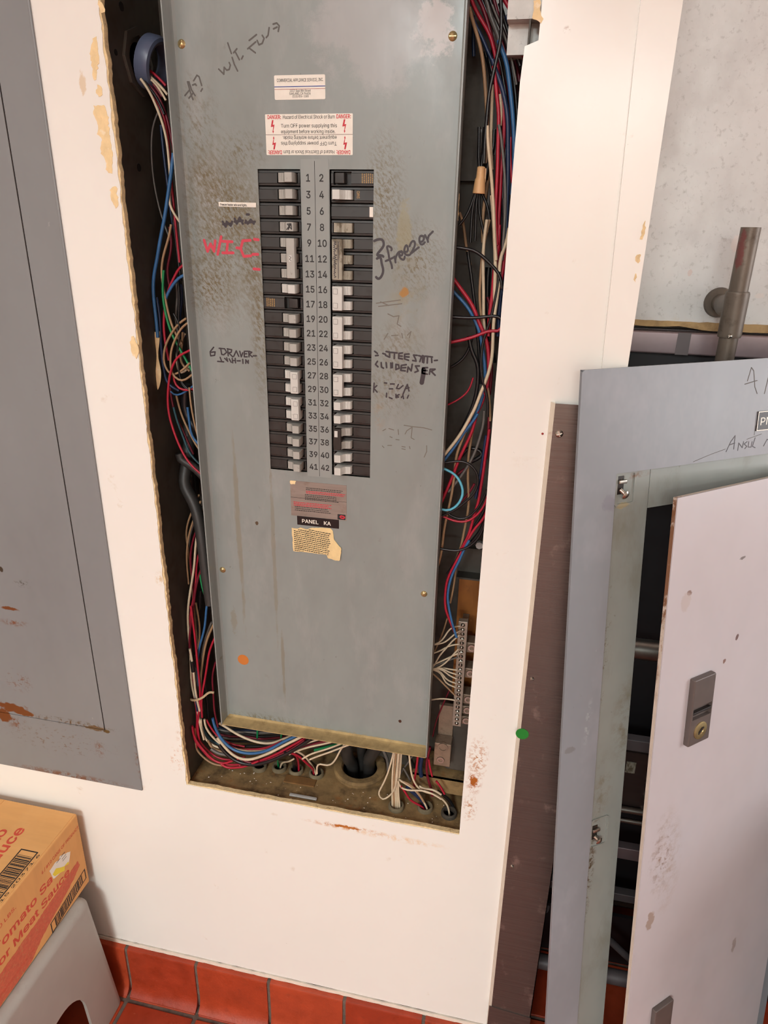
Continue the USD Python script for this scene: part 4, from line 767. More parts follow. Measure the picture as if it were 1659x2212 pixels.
wire('w', 'BB', 'G', .010, [(260, 305), (320, 280), (420, 245), (500, 214), (620, 170)], .0017)
wire('w', 'BB', 'G', .014, [(560, 160), (508, 232), (462, 315), (405, 350), (340, 342), (320, 420)], .0017, 'white wire looping into the fourth small bushing')
wire('g', 'BB', 'G', .022, [(300, 230), (380, 210), (460, 190), (560, 160)], .003)
wire('g', 'BB', 'H', .045, [(938, 60), (936, 100), (934, 175)], .0018); wire('g', 'BB', 'H', .045, [(1200, 110), (1196, 140), (1192, 190)], .0018)
wire('K', 'BB', 'G', .045, [(520, 60), (552, 170), (572, 290), (592, 420), (600, 560)], .0115, 'left one of two thick black cables in the big bottom bushing', cat='cable', hole=0, off=(-.017, .002))
wire('K', 'BB', 'G', .042, [(860, 120), (800, 210), (745, 300), (692, 420), (660, 560)], .0115, 'right one of two thick black cables in the big bottom bushing', cat='cable', hole=0, off=(.016, .006))
wire('K', 'BB', 'G', .075, [(690, 100), (680, 220), (660, 350), (650, 480)], .0085, 'third thick black cable, hidden deepest in the big bottom bushing', cat='cable', hole=0, off=(-.002, .027))
# bottom right
wire('w', 'BR', 'G', .012, [(965, 150), (942, 250), (892, 425), (838, 540), (826, 595), (852, 625), (895, 610), (935, 572), (958, 520), (975, 400), (985, 250)], .0016, 'white wire with a long hanging loop below the cover')
for i, (q, e) in enumerate(((950, 958), (965, 966), (980, 972), (996, 980), (1006, 988))): wire('wtwww'[i], 'BR', 'G', .014 + .002 * i, [(q + 10, 130), (q, 250), (q - 14 + i, 400), (e - 26 + 5 * i, 540), (e, 680), (e, 800)], .0017, hole=5, off=((i - 2) * .0034, -.002))
wire('w', 'BR', 'G', .012, [(1055, 150), (1070, 265), (1086, 400), (1120, 500), (1175, 556), (1280, 590), (1370, 660), (1415, 728), (1430, 800)], .0018, 'longest white wire curving to the bottom right corner', hole=7)
wire('w', 'BR', 'G', .010, [(980, 480), (1005, 530), (1060, 552), (1160, 556), (1240, 575), (1330, 625)], .0017)
wire('w', 'BR', 'G', .014, [(985, 465), (1020, 488), (1100, 540), (1170, 620), (1222, 680), (1240, 760)], .0018, hole=6, off=(.004, -.005))
wire('w', 'BR', 'G', .018, [(1150, 520), (1190, 540), (1250, 548), (1332, 590)], .0020)
wire('t', 'BR', 'G', .016, [(1000, 480), (1060, 500), (1130, 560), (1190, 650)], .0022)
wire('r', 'BR', 'G', .03, [(1150, 180), (1140, 280), (1125, 400), (1112, 490), (1120, 580)], .0020, 'red wire hanging straight down left of the metal lugs')
wire('r', 'BR', 'G', .010, [(1000, 520), (1035, 565), (1090, 640), (1160, 682), (1190, 760)], .0020, hole=6, off=(-.005, -.003))
wire('n', 'BR', 'G', .014, [(1050, 530), (1090, 560), (1150, 612), (1205, 680), (1215, 760)], .0038, hole=6, off=(0, .003))
wire('n', 'BR', 'G', .04, [(1190, 180), (1175, 280), (1160, 360), (1170, 440)], .004)
wire('d', 'BR', 'G', .03, [(1240, 200), (1215, 330), (1218, 430), (1245, 530), (1260, 600)], .0024)
wire('r', 'BR', 'G', .025, [(1230, 300), (1240, 370), (1258, 440)], .0018)
wire('r', 'BR', 'G', .02, [(1290, 480), (1322, 522), (1358, 585)], .0020)
wire('y', 'BR', 'G', .05, [(860, 230), (890, 300), (900, 400)], .003); wire('y', 'BR', 'G', .035, [(1110, 250), (1060, 330), (1000, 420), (980, 480)], .0016)
wire('y', 'BR', 'G', .03, [(1020, 370), (1050, 420), (1080, 480)], .0018); wire('k', 'BR', 'G', .06, [(1040, 200), (1090, 330), (1160, 460), (1180, 560)], .004)
wire('k', 'BR', 'G', .035, [(1300, 560), (1380, 620), (1430, 690), (1450, 780)], .003)
# right, top
TOP = [('r', [(395, -90), (430, 0), (520, 200), (620, 370), (720, 560), (790, 800), (830, 1010), (870, 1300)], .0022, .03), ('d', [(500, -80), (550, 0), (620, 150), (700, 400), (765, 640), (830, 900), (880, 1200)], .0022, .035),
    ('n', [(380, 100), (420, 210), (500, 400), (600, 600), (690, 810), (790, 1040), (860, 1300)], .0021, .028), ('k', [(560, -80), (600, 0), (700, 250), (800, 450), (880, 660), (940, 900)], .0026, .04), ('y', [(620, -90), (672, 0), (722, 200), (800, 420), (880, 640)], .0030, .034),
    ('k', [(700, -80), (745, 50), (820, 250), (880, 380), (960, 600)], .0024, .03), ('d', [(770, -60), (830, 150), (880, 330), (960, 560), (1060, 800), (1150, 1060), (1195, 1300)], .0022, .05), ('r', [(910, -90), (958, 0), (1050, 160), (1120, 350), (1190, 520), (1250, 700), (1300, 900)], .0024, .012),
    ('n', [(980, 250), (1050, 400), (1130, 560), (1210, 730), (1260, 900)], .0022, .02), ('k', [(940, -80), (1000, 40), (1080, 220), (1180, 500), (1250, 700)], .0026, .02), ('k', [(880, 50), (930, 220), (1000, 450), (1100, 750), (1210, 1050)], .0024, .026), ('k', [(900, 420), (950, 580), (1040, 900), (1120, 1380), (1160, 1900)], .0024, .03),
    ('d', [(850, 500), (980, 850), (1080, 1150), (1150, 1500)], .0022, .04), ('k', [(840, 850), (885, 990), (935, 1250), (992, 1600), (1010, 1900), (1020, 2250)], .0021, .036), ('d', [(900, 1100), (980, 1400), (1030, 1700), (1050, 2000), (1055, 2250)], .0022, .04), ('k', [(700, 900), (760, 1150), (830, 1400), (900, 1700), (930, 2000), (935, 2250)], .0022, .05),
    ('y', [(760, 80), (850, 300), (900, 420), (1000, 700), (1080, 1000), (1150, 1350)], .0014, .018), ('k', [(640, 820), (700, 1000), (745, 1230), (760, 1500)], .0022, .055)]
for c, p, r, y in TOP: wire(c, 'RT', 'T', y, p, r)
wire('t', 'RT', 'T', .02, [(395, 120), (432, 262), (502, 500), (572, 750), (622, 1050), (648, 1350), (670, 1700), (682, 2000), (690, 2250)], .0022, 'long tan wire left of the thick bundle at the upper right')
wire('n', 'RT', 'T', .05, [(455, 250), (462, 450), (462, 700), (470, 900)], .0022)
wire('k', 'RT', 'T', .004, [(895, -100), (905, 150), (908, 400), (895, 620), (840, 900), (772, 1200), (712, 1500), (682, 1800), (645, 2250), (630, 2600)], .0022, 'black wire crossing in front of the bundle at the upper right')
wire('b', 'RT', 'T', .012, [(860, 640), (905, 770), (972, 950), (1032, 1300), (1072, 1650), (1100, 2000), (1112, 2250), (1110, 2700), (1090, 3100)], .0026, 'blue wire at the outer right of the upper bundle')
wire('n', 'RT', 'T', .010, [(760, 950), (822, 1130), (902, 1350), (965, 1600), (1002, 1850), (1012, 2250), (1012, 2700), (995, 3300), (985, 3800)], .0026, 'dark blue wire down the middle of the upper right bundle')
wire('r', 'RT', 'T', .008, [(780, 1050), (812, 1290), (838, 1550), (862, 1800), (856, 2212), (848, 2600), (830, 3000), (815, 3300), (840, 3900)], .0022, 'bright red wire down the middle of the upper right bundle')
wire('r', 'RT', 'T', .016, [(860, 1300), (905, 1520), (942, 1800), (945, 2212), (905, 2700), (890, 3050), (868, 3400), (870, 4000)], .0022)
wire('w', 'RT', 'T', .014, [(880, 1500), (895, 1650), (900, 1850), (890, 2000)], .0020); wire('w', 'RT', 'T', .02, [(770, 1350), (755, 1700), (745, 2000), (740, 2300), (760, 2700)], .0019)
wire('t', 'RT', 'T', .03, [(700, 1550), (690, 1900), (680, 2250), (670, 2600)], .0019)
# right, beside the breakers
wire('w', 'RM', 'M', .004, [(855, -80), (863, 184), (892, 500), (932, 900), (962, 1300), (982, 1700), (1002, 2212), (1030, 2600)], .0021, 'white wire slanting past the tan wire nut')
wire('y', 'RM', 'M', .006, [(1080, -100), (1115, 60), (1152, 350), (1200, 900), (1212, 1300), (1202, 1800), (1172, 2250), (1150, 2600)], .0018, 'grey twisted wire beside the blue wires')
wire('r', 'RM', 'M', .012, [(1310, 150), (1306, 400), (1312, 650), (1335, 880), (1360, 1100)], .0020); wire('k', 'RM', 'M', .02, [(1230, 300), (1180, 900), (1160, 1500), (1140, 2300)], .0026); wire('d', 'RM', 'M', .024, [(1160, 600), (1110, 1200), (1100, 1800), (1120, 2500)], .0028)
wire('k', 'RM', 'M', .022, [(690, -50), (688, 300), (684, 560), (700, 800)], .0019); wire('k', 'RM', 'M', .022, [(800, -50), (778, 350), (745, 650), (735, 800)], .0019); wire('k', 'RM', 'M', .03, [(980, 0), (960, 400), (870, 700), (820, 1000)], .003); wire('y', 'RM', 'M', .04, [(730, 0), (720, 300), (690, 600), (700, 760)], .003)
for p in ([(650, 1200), (600, 1310), (510, 1560), (420, 1740), (300, 1900)], [(670, 1200), (645, 1400), (628, 1700), (612, 2212)], [(655, 1200), (590, 1420), (545, 1750), (520, 2250)], [(700, 1200), (690, 1450), (715, 1750), (780, 2050), (800, 2300)], [(710, 1200), (790, 1360), (850, 1520), (900, 1800)]): wire('k', 'RM', 'M', .028, p, .0017)
wire('t', 'RM', 'M', .035, [(900, 800), (850, 1100), (795, 1480), (762, 1850), (770, 2250)], .0022); wire('y', 'RM', 'M', .045, [(960, 500), (900, 900), (880, 1300), (860, 1600)], .003); wire('t', 'RM', 'M', .05, [(300, 1650), (380, 1900), (400, 2050), (440, 2350), (520, 2700)], .002); wire('y', 'RM', 'M', .06, [(880, 1620), (840, 1750), (830, 2050)], .005)
wire('k', 'RM', 'C', .004, [(260, 405), (350, 420), (450, 442), (560, 520), (640, 600), (690, 668), (720, 800)], .0021, 'black wire arching out beside the word freezer')
wire('k', 'RM', 'C', .002, [(180, 1066), (260, 1070), (400, 1078), (550, 1069), (700, 1076), (800, 1090)], .0021, 'black wire running straight across the right gutter')
wire('r', 'RM', 'C', .002, [(140, 1330), (240, 1308), (350, 1285), (500, 1238), (620, 1202), (700, 1190), (800, 1180)], .0021, 'red wire running straight across the right gutter')
wire('r', 'RM', 'C', .014, [(200, 620), (285, 742), (380, 870), (452, 990), (502, 1120), (562, 1262), (592, 1450), (592, 1600), (560, 1800)], .0026, 'thick red wire slanting down right from the cover edge')
wire('b', 'RM', 'C', .016, [(200, 760), (280, 850), (380, 960), (452, 1080), (502, 1200), (532, 1350), (556, 1540), (556, 1700), (522, 1850), (462, 2008), (380, 2150)], .0023, 'blue wire slanting down right from the cover edge')
wire('k', 'RM', 'C', .03, [(395, 450), (430, 700), (455, 900), (482, 1150), (500, 1400), (520, 1700)], .0022)
wire('t', 'RM', 'C', .024, [(600, 150), (545, 400), (515, 700), (508, 850), (520, 1050), (560, 1300), (620, 1500)], .0019); wire('w', 'RM', 'C', .020, [(575, 150), (545, 400), (540, 600), (544, 800), (545, 1000), (560, 1250), (610, 1500)], .0021)
wire('w', 'RM', 'C', .008, [(620, -80), (632, 60), (648, 350), (655, 600), (650, 800), (650, 1000)], .0023); wire('r', 'RM', 'C', .012, [(690, 200), (680, 400), (650, 600), (628, 850), (602, 1050), (590, 1250)], .0026)
wire('w', 'RM', 'C', .006, [(800, 230), (762, 350), (712, 500), (690, 700), (670, 900), (642, 1100), (632, 1300), (622, 1450), (572, 1650), (512, 1800), (452, 1950), (420, 2010), (340, 2150), (250, 2275), (120, 2430)], .0023, 'long white wire weaving down the right edge of the cover')
wire('k', 'RM', 'C', .005, [(692, 640), (680, 750), (650, 920), (600, 1120), (542, 1300), (522, 1450), (532, 1650), (572, 1800), (582, 2010)], .0019, 'black wire curving in front of the red and white ones')
wire('r', 'RM', 'C', .012, [(775, 230), (745, 480), (722, 650), (700, 800)], .0022); wire('n', 'RM', 'C', .016, [(745, 450), (722, 750), (700, 900), (690, 1050), (680, 1250)], .0026)
wire('d', 'RM', 'C', .03, [(690, 150), (695, 400), (670, 700), (640, 950)], .0026); wire('k', 'RM', 'C', .018, [(728, -50), (735, 200), (720, 450), (690, 700)], .0022); wire('k', 'RM', 'C', .045, [(590, 600), (580, 900), (600, 1200), (640, 1500)], .004)
wire('k', 'RM', 'C', .020, [(405, 1250), (440, 1400), (482, 1500), (492, 1650), (462, 1850), (400, 2010), (330, 2150)], .0028); wire('r', 'RM', 'C', .024, [(445, 1640), (400, 1760), (330, 1830), (220, 1890), (120, 1930)], .0013)
wire('k', 'RM', 'C', .03, [(240, 1540), (340, 1470), (400, 1380), (440, 1250)], .0019); wire('r', 'RM', 'C', .02, [(590, 1600), (560, 1770), (538, 1860), (480, 1980)], .0019); wire('t', 'RM', 'C', .014, [(560, 1640), (592, 1800), (608, 2050)], .0018); wire('d', 'RM', 'C', .03, [(600, 1300), (620, 1500), (600, 1800)], .002)
wire('d', 'RM', 'C', .03, [(580, 880), (600, 950), (610, 1060)], .0018)
# right, below the breakers
wire('w', 'RL', 'D', .014, [(700, -20), (660, 80), (600, 170), (520, 270), (420, 370)], .0018)
wire('r', 'RL', 'D', .012, [(690, 30), (650, 105), (560, 222), (460, 340), (380, 440)], .0020); wire('b', 'RL', 'D', .010, [(760, -30), (740, 5), (652, 122), (560, 260), (466, 385), (380, 500)], .0021, 'blue wire slanting to the cover edge beside number 38')
wire('r', 'RL', 'D', .016, [(760, -60), (740, 20), (702, 150), (642, 280), (562, 460), (520, 570), (452, 730), (380, 900)], .0022); wire('y', 'RL', 'D', .020, [(822, -60), (815, 60), (790, 170), (742, 320), (690, 430), (600, 570), (480, 720)], .0020)
wire('k', 'RL', 'D', .004, [(450, 440), (540, 428), (620, 430), (700, 470), (752, 540), (764, 620), (732, 720), (660, 800), (540, 890), (420, 950)], .0018, 'black wire looping out behind the light blue one')
wire('c', 'RL', 'D', .002, [(360, 470), (455, 510), (540, 560), (596, 640), (616, 720), (592, 810), (540, 870), (480, 898), (410, 889), (340, 860)], .0019, 'light blue wire looping out from the right edge of the cover')
wire('r', 'RL', 'D', .014, [(872, 120), (860, 210), (842, 330), (816, 520), (790, 680), (762, 830), (722, 960), (690, 1080), (650, 1180), (600, 1270)], .0021); wire('d', 'RL', 'D', .02, [(872, -40), (866, 100), (860, 250), (842, 400)], .002)
wire('n', 'RL', 'D', .024, [(842, 180), (820, 330), (792, 520), (770, 640), (740, 780)], .0021); wire('t', 'RL', 'D', .03, [(760, -120), (715, 120), (690, 260), (672, 400), (668, 500), (669, 650), (675, 800), (660, 950), (630, 1100), (600, 1240), (540, 1400)], .0020)
wire('t', 'RL', 'D', .018, [(680, 60), (600, 250), (562, 360), (548, 450), (532, 600), (500, 800), (470, 930), (440, 1080), (420, 1250), (384, 1410), (330, 1560)], .0020, 'tan wire hugging the right edge of the cover below the loops')
wire('r', 'RL', 'D', .008, [(380, 930), (480, 975), (560, 1000), (650, 1000), (740, 950), (830, 830), (880, 740)], .0017, 'thin red wire bowing across the gutter below the light blue loop')
wire('k', 'RL', 'D', .012, [(480, 930), (540, 962), (640, 970), (720, 920), (800, 810), (850, 700)], .0017); wire('k', 'RL', 'D', .006, [(400, 1262), (480, 1274), (560, 1280), (650, 1255), (740, 1190), (805, 1090), (840, 1000)], .0020, 'black wire hooking across the gutter above the orange board')
wire('r', 'RL', 'D', .012, [(870, 880), (832, 940), (742, 1060), (660, 1190), (600, 1300), (530, 1430), (472, 1560), (450, 1700), (458, 1850), (490, 1940), (540, 2060)], .0020, 'red wire curving down past the orange board'); wire('b', 'RL', 'D', .010, [(680, 1180), (632, 1270), (582, 1380), (522, 1500), (490, 1600), (475, 1740), (490, 1850), (525, 2000), (560, 2110)], .0020, 'blue wire curving down past the orange board')
wire('k', 'RL', 'D', .018, [(840, 850), (760, 1000), (690, 1100), (620, 1230), (540, 1400), (470, 1500)], .0020); wire('t', 'RL', 'D', .03, [(560, 1400), (548, 1490), (530, 1620), (498, 1780)], .0017); wire('k', 'RL', 'D', .04, [(600, 380), (700, 300), (800, 350), (700, 430)], .003)
wire('k', 'RL', 'D', .022, [(800, 880), (820, 1000), (760, 1130), (700, 1200)], .003); wire('d', 'RL', 'D', .03, [(430, 740), (500, 640), (560, 560), (640, 500)], .002); wire('d', 'RL', 'D', .03, [(560, 850), (660, 750), (730, 640)], .0018)
# neutral bar
for i, p in enumerate(([(645, 250), (560, 270), (490, 350), (440, 410), (375, 441), (280, 460)], [(642, 298), (570, 350), (480, 420), (375, 446), (270, 470)], [(638, 345), (560, 412), (500, 480), (430, 562), (382, 645), (300, 760)], [(632, 440), (540, 456), (440, 505), (370, 532), (270, 560)], [(628, 488), (560, 562), (480, 642), (360, 702), (260, 720)],
    [(622, 535), (500, 592), (370, 652), (270, 700)], [(618, 575), (540, 602), (430, 645), (350, 690)], [(612, 708), (540, 700), (460, 686), (360, 698), (260, 720)], [(608, 752), (530, 730), (450, 692), (350, 696), (260, 700)], [(606, 798), (530, 762), (450, 705), (360, 698), (260, 690)], [(602, 846), (500, 800), (430, 722), (350, 698), (260, 670)],
    [(598, 888), (500, 840), (430, 735), (350, 700), (270, 660)], [(592, 972), (500, 880), (380, 762), (280, 680)], [(590, 1022), (460, 1006), (350, 1016), (250, 1030)])):
    wire('wwwwwwywwwwwtw'[i], 'NB', 'E', .034 + .0012 * (i % 4), p, .0014)
wire('d', 'NB', 'E', .05, [(540, 900), (460, 1080), (390, 1262), (360, 1400)], .0012, 'thin dark red wire slanting behind the terminal bar wires'); wire('t', 'NB', 'E', .055, [(510, 170), (470, 300), (400, 470), (360, 560)], .0014)
ORD = 'first second third fourth fifth sixth seventh eighth ninth tenth eleventh twelfth thirteenth fourteenth fifteenth sixteenth seventeenth'.split()
kin = {}
for k, (col, zone, P, r, label, cat) in enumerate(WIRES):
    if not label: kin.setdefault((col, zone), []).append((np.mean([((p - CAM) @ RGT) / ((p - CAM) @ FWD) for p in P]), k))
rank = {k: (i, len(v)) for v in kin.values() for i, (_, k) in enumerate(sorted(v))}
for k, (col, zone, P, r, label, cat) in enumerate(WIRES):
    g = None
    if not label:
        i, n = rank[k]
        if n == 1: label = f'{CN[col]} insulated wire {ZONE[zone]}'
        else: label = f'{CN[col]} wire, {ORD[i]} of {W1[n]} from the left, {ZONE[zone]}'; g = f'{CN[col]} wires {ZONE[zone]}'
    P = np.array(P); P[:, 0] = np.clip(P[:, 0], BX0 + r + .002, BX1 - r - .002); P[:, 1] = np.clip(P[:, 1], .0022 + r, BYB - r - .003)
    name = {'K': 'thick_cable'}.get(col, CN[col].replace(' ', '_') + '_wire')
    obj(name, tube(P, r, 10 if r > .004 else 7, .006 if r < .004 else .009), WC[col], smooth=60, label=label, cat=cat or 'wire', group=g)
tie_m = mat('nylon_tie', S(190, 165, 130), .5)
p = [aty(u, v, y) for (u, v), y in zip(px('B', [(262, 1478), (285, 1492), (320, 1486), (350, 1470), (392, 1442), (415, 1445)]), (.03, .014, .010, .012, .014, .014))]
obj('wire_tie', tube(p, .0022, 6, .004), tie_m, smooth=50, label='tan strap tying the wire bundle left of the cover', cat='wire tie')
p = aty(*px('B', [(276, 1248)])[0], .017); q = aty(*px('B', [(284, 1310)])[0], .019); obj('tape_band', cyl(p, q, .0036, 12), WC['k'], smooth=40, label='black tape band wrapped on a white wire left of the cover', cat='tape')
# wire nut
a, b = aty(*px('M', [(738, 735)])[0], .016), aty(*px('M', [(684, 1272)])[0], .016); L = np.linalg.norm(b - a)
t = thing('wire_nut', label='tan plastic wire nut hanging upside down in the right gutter', cat='wire nut')
obj('cap', lathe([(0, 0), (.0040, 0), (.0050, .0012), (.0054, L * .42), (.0064, L * .48), (.0078, L), (.0066, L), (.0060, L - .004), (0, L - .004)], a, b - a, 24), mat('tan_wire_nut', S(222, 176, 124), .5, var=.05), t, smooth=35)
obj('wing', [bx(a[0] + .003, a[0] + .0062, a[1] - .001, a[1] + .001, b[2] + L * .42, a[2] - .002)], mat('tan_wire_nut_side', S(205, 160, 112), .5), t)
# strip of peeled tape
def ribbon(P, w, d, h=.0006):
    P = spline(P, .004); d = np.array(d, float); V, F = [], []
    for i, p in enumerate(P): V += [p - d * w / 2, p + d * w / 2, p + d * w / 2 + (0, h, 0), p - d * w / 2 + (0, h, 0)]
    for i in range(len(P) - 1):
        for j in range(4): k = (j + 1) % 4; F.append((i * 4 + j, i * 4 + k, i * 4 + 4 + k, i * 4 + 4 + j))
    n = len(P) - 1; F += [(3, 2, 1, 0), (n * 4, n * 4 + 1, n * 4 + 2, n * 4 + 3)]
    return (np.array(V), np.array(F))
obj('tape_strip', ribbon([aty(u, v, y) for (u, v), y in zip(px('A', [(552, 855), (546, 960), (538, 1070), (560, 1190), (556, 1290), (530, 1360), (490, 1392)]), (.03, .028, .026, .022, .020, .018, .016))], .0075, (.85, .5, .1)), paper_tan, label='curled tan strip of peeled paper hanging in the left gutter', cat='paper strip')
# neutral terminal bar
a, b = aty(*px('E', [(676, 208)])[0], .038), aty(*px('E', [(606, 1292)])[0], .038)
bar_m = mat('tinned_bar', S(150, 138, 125), .35, metal=.3, var=.15, vscale=(60, 60, 60)); lug_m = mat('dirty_bronze_lug', S(138, 118, 100), .45, metal=.2, var=.2, vscale=(60, 60, 60), var2=[(S(80, 60, 45), (60, 60, 60), .55, .7, .7)])
t = thing('terminal_bar', label='long metal terminal bar studded with screws right of the cover', cat='terminal bar')
d = (b - a) / np.linalg.norm(b - a); Lb = np.linalg.norm(b - a); sx = np.cross(d, (0, 1, 0)); sx /= np.linalg.norm(sx)
if sx[0] < 0: sx = -sx
obj('bar', moved(rbx(-.0074, .0074, 0, .011, 0, Lb, .0006), frame(a, sx, np.array([0, 1.0, 0]), d)), bar_m, t)
obj('standoff', moved(tm(mbx(-.005, .005, .0105, .0610, .02, .035)), frame(a, sx, np.array([0, 1.0, 0]), d)), bar_m, t)
obj('standoff', moved(tm(mbx(-.005, .005, .0105, .0610, Lb - .045, Lb - .03)), frame(a, sx, np.array([0, 1.0, 0]), d)), bar_m, t)
for k in range(24): obj('terminal_screw', screw_mesh(a + d * (.006 + (Lb - .012) * k / 23), (0, -1, 0), .0036, .0030, rng.uniform(0, 180)), steel_bright, t, smooth=40)
# wire lugs at the right
def lug(view, u, v, w, h, y, label, screws=((.5, .5),)):
    c = aty(*px(view, [(u, v)])[0], y)
    t = thing('wire_lug', label=label, cat='wire lug')
    x0, x1 = c[0] - w / 2, min(c[0] + w / 2, BX1 - .0015)
    m = tm(rbx(x0, x1, y, y + .024, c[2] - h / 2, c[2] + h / 2, .0012))
    obj('block', m, lug_m, t)
    for a, b in screws:
        p = np.array([c[0] + (a - .5) * w, y, c[2] + (b - .5) * h]); p[0] = min(p[0], BX1 - .008)
        obj('screw_socket', lathe([(.0035, .004), (.0035, -.0015), (.0062, -.0015), (.0070, 0), (.0070, .004), (.0035, .004)], p, (0, 1, 0), 20), steel_bright, t, smooth=40)
    return t
o = ('highest', 'second', 'third', 'fourth', 'lowest')
for k, (u, v) in enumerate(((765, 480), (750, 745), (728, 1015), (718, 1128), (708, 1235))): lug('E', u, v, .022, .019 if k < 3 else .016, .052, f'{o[k]} of the five small metal lugs right of the terminal bar')
t = lug('E', 458, 1592, .0285, .0480, .030, 'large bronze lug plate below the terminal bar', ((.42, .28),))
c = aty(*px('E', [(458, 1592)])[0], .030)
obj('saddle', lathe([(.0060, .002), (.0060, -.0014), (.0088, -.0014), (.0095, .002), (.0060, .002)], c + (.0005, 0, .0165), (0, 1, 0), 24), lug_m, t, smooth=40)
obj('strap', [bx(c[0] - .0120, c[0] + .0130, .0545, .062, c[2] + .004, c[2] + .085)], lug_m, t)

# ------------------------------------------------------------------ closed panel front on the left part of the wall
def lb(u, v, ru, rv, col, st=.9, ns=90, lo=.5, hi=.62): return blob(u, v, ru, rv, col, st, ns, lo, hi, y=WY - .003)
RS = S(112, 64, 32)
mauve_grey = mat('mauve_grey_enamel', S(130, 132, 133), 0.38, var=0.05, vscale=(5, 5, 3), rvar=.06, bump=.03, bscale=70,
    var2=[(S(132, 134, 134), (6, 6, 3), 0.5, 0.7, 0.5), (S(100, 70, 45), (55, 55, 75), 0.72, 0.76, 0.6), (S(182, 178, 178), (30, 30, 18), 0.70, 0.74, 0.4)],
    blobs=[lb(30, 1530, 55, 16, RS, 1, (40, 40, 70), .40, .5), lb(50, 1540, 40, 10, RS, 1, 60, .36, .46), lb(150, 1560, 130, 9, S(90, 68, 42), 1, 120, .50, .56), lb(10, 1545, 30, 20, RS, 1, 60, .40, .5), lb(40, 1565, 30, 20, RS, .8, 120, .5, .58),
           lb(130, 1600, 160, 40, S(105, 75, 50), .8, (90, 90, 140), .56, .62), lb(20, 1315, 30, 6, RS, 1, 60, .38, .46), lb(30, 1345, 40, 10, RS, .9, 90, .48, .56), lb(40, 1470, 40, 30, RS, .8, 110, .54, .6), lb(3, 1230, 5, 7, DARK, 1, 60, .3, .4),
           lb(150, 1675, 170, 10, RS, .9, 70, .45, .54), lb(215, 1618, 14, 24, RS, .8, 110, .48, .56), lb(300, 1640, 12, 60, RS, .8, 110, .5, .58), lb(50, 1260, 30, 12, DARK, .7, 110, .52, .58), lb(205, 1573, 30, 8, S(100, 75, 45), .9, 70, .42, .5), lb(230, 1580, 12, 6, S(90, 70, 40), 1, 70, .34, .42)])
LX1, LZ0 = -0.3482, FZ - 0.8502
DX1, DZ0 = -0.4058, FZ - 0.7217
cvl = thing('closed_panel_front', label='closed mauve grey panel front with a flush door, rust along its lower seam', cat='panel front')
fr = sbox(-1.0, LZ0, LX1, 2.15).difference(sbox(-.94, DZ0, DX1, 2.05))
obj('frame', on_wall(fr, WY, .0030), mauve_grey, cvl)
obj('edge_bead', rbx(LX1 - .003, LX1 + .0004, WY - .0034, WY - .0002, LZ0, 2.15, .0008, 8), mauve_grey, cvl)
obj('door', on_wall(sbox(-.9385, DZ0 + .0012, DX1 - .0022, 2.0485), WY - .0008, .0021), mauve_grey, cvl)
obj('door_gap', on_wall(sbox(-.94, DZ0, DX1, 2.05), WY - .0001, .0006), mat('gap_shadow', S(24, 20, 18), .9), cvl)

# ------------------------------------------------------------------ stainless corner guard
steel_brush = mat('brushed_stainless', S(112, 104, 99), 0.34, metal=.75, var=.05, vscale=(3, 3, 260), rvar=.06, bump=.06, bscale=(40, 40, 1200), var2=[(S(176, 166, 158), (34, 34, 22), .60, .72, .6), (S(96, 84, 78), (7, 7, 3), .45, .7, .5)])
steel_edge = mat('pale_guard_edge', S(225, 215, 200), .25, metal=.6, var=.06, vscale=(40, 40, 40))  # bent edge coloured far paler than the guard's front leaf
g0, g1 = aty(1190, 871, -.034), aty(1052, 2205, -.034)
gx = lambda z: g0[0] + (g1[0] - g0[0]) * (g0[2] - z) / (g0[2] - g1[2])
gt = thing('corner_guard', label='tall brushed stainless steel guard screwed over the lower wall corner', cat='corner guard')
zt, zb = g0[2], 0.16
GF = -0.0345
obj('front_leaf', on_wall(Polygon([(gx(zt) + .0055, zt), (CX + .004, zt), (CX + .004, .004), (gx(.004) + .0055, .004)]), GF + .0012, .0012), steel_brush, gt)
obj('side_leaf', bx(CX + .0028, CX + .0040, GF, .06, .004, zt), steel_brush, gt)
obj('bent_edge', moved(extrude(Polygon([(gx(zt), zt), (gx(zt) + .0056, zt), (gx(.004) + .0056, .004), (gx(.004), .004)]), .0012), frame((0, GF + .0012, 0), (1, 0, 0), (0, 0, 1), (0, -1, 0))) if False else
    (np.array([(gx(zt), WY, zt), (gx(zt) + .0056, GF, zt), (gx(zt) + .0056, WY, zt), (gx(.004), WY, .004), (gx(.004) + .0056, GF, .004), (gx(.004) + .0056, WY, .004)]), np.array([(0, 3, 4), (0, 4, 1), (1, 4, 5), (1, 5, 2), (0, 2, 5), (0, 5, 3), (0, 1, 2), (3, 5, 4)])), steel_edge, gt, label='bright bent left edge of the guard')
zs = aty(1095, 2182, GF)[2]
obj('overlap_patch', on_wall(Polygon([(gx(zs) + .001, zs + .002), (CX + .0045, zs - .006), (CX + .0045, .004), (gx(.004) + .001, .004)]), GF, .0014), steel_brush, gt, label='lower patch overlapping the foot of the guard')
for (u, v), L in (((1208, 937), 'upper'), ((1149, 1466), 'middle'), ((1106, 1871), 'lower')): obj('screw', screw_mesh(aty(u, v, GF), (0, -1, 0), .0052 if v < 1000 else .0032, .0028, 20, True), steel_bright, gt, smooth=40, label=f'{L} cross head screw')
p = aty(1128, 1585, GF); obj('dot_sticker', cyl(p, p + np.array([0, -.0006, 0]), .0098, 32), mat('green_dot', S(25, 130, 45), .4), gt, label='round bright green sticker')
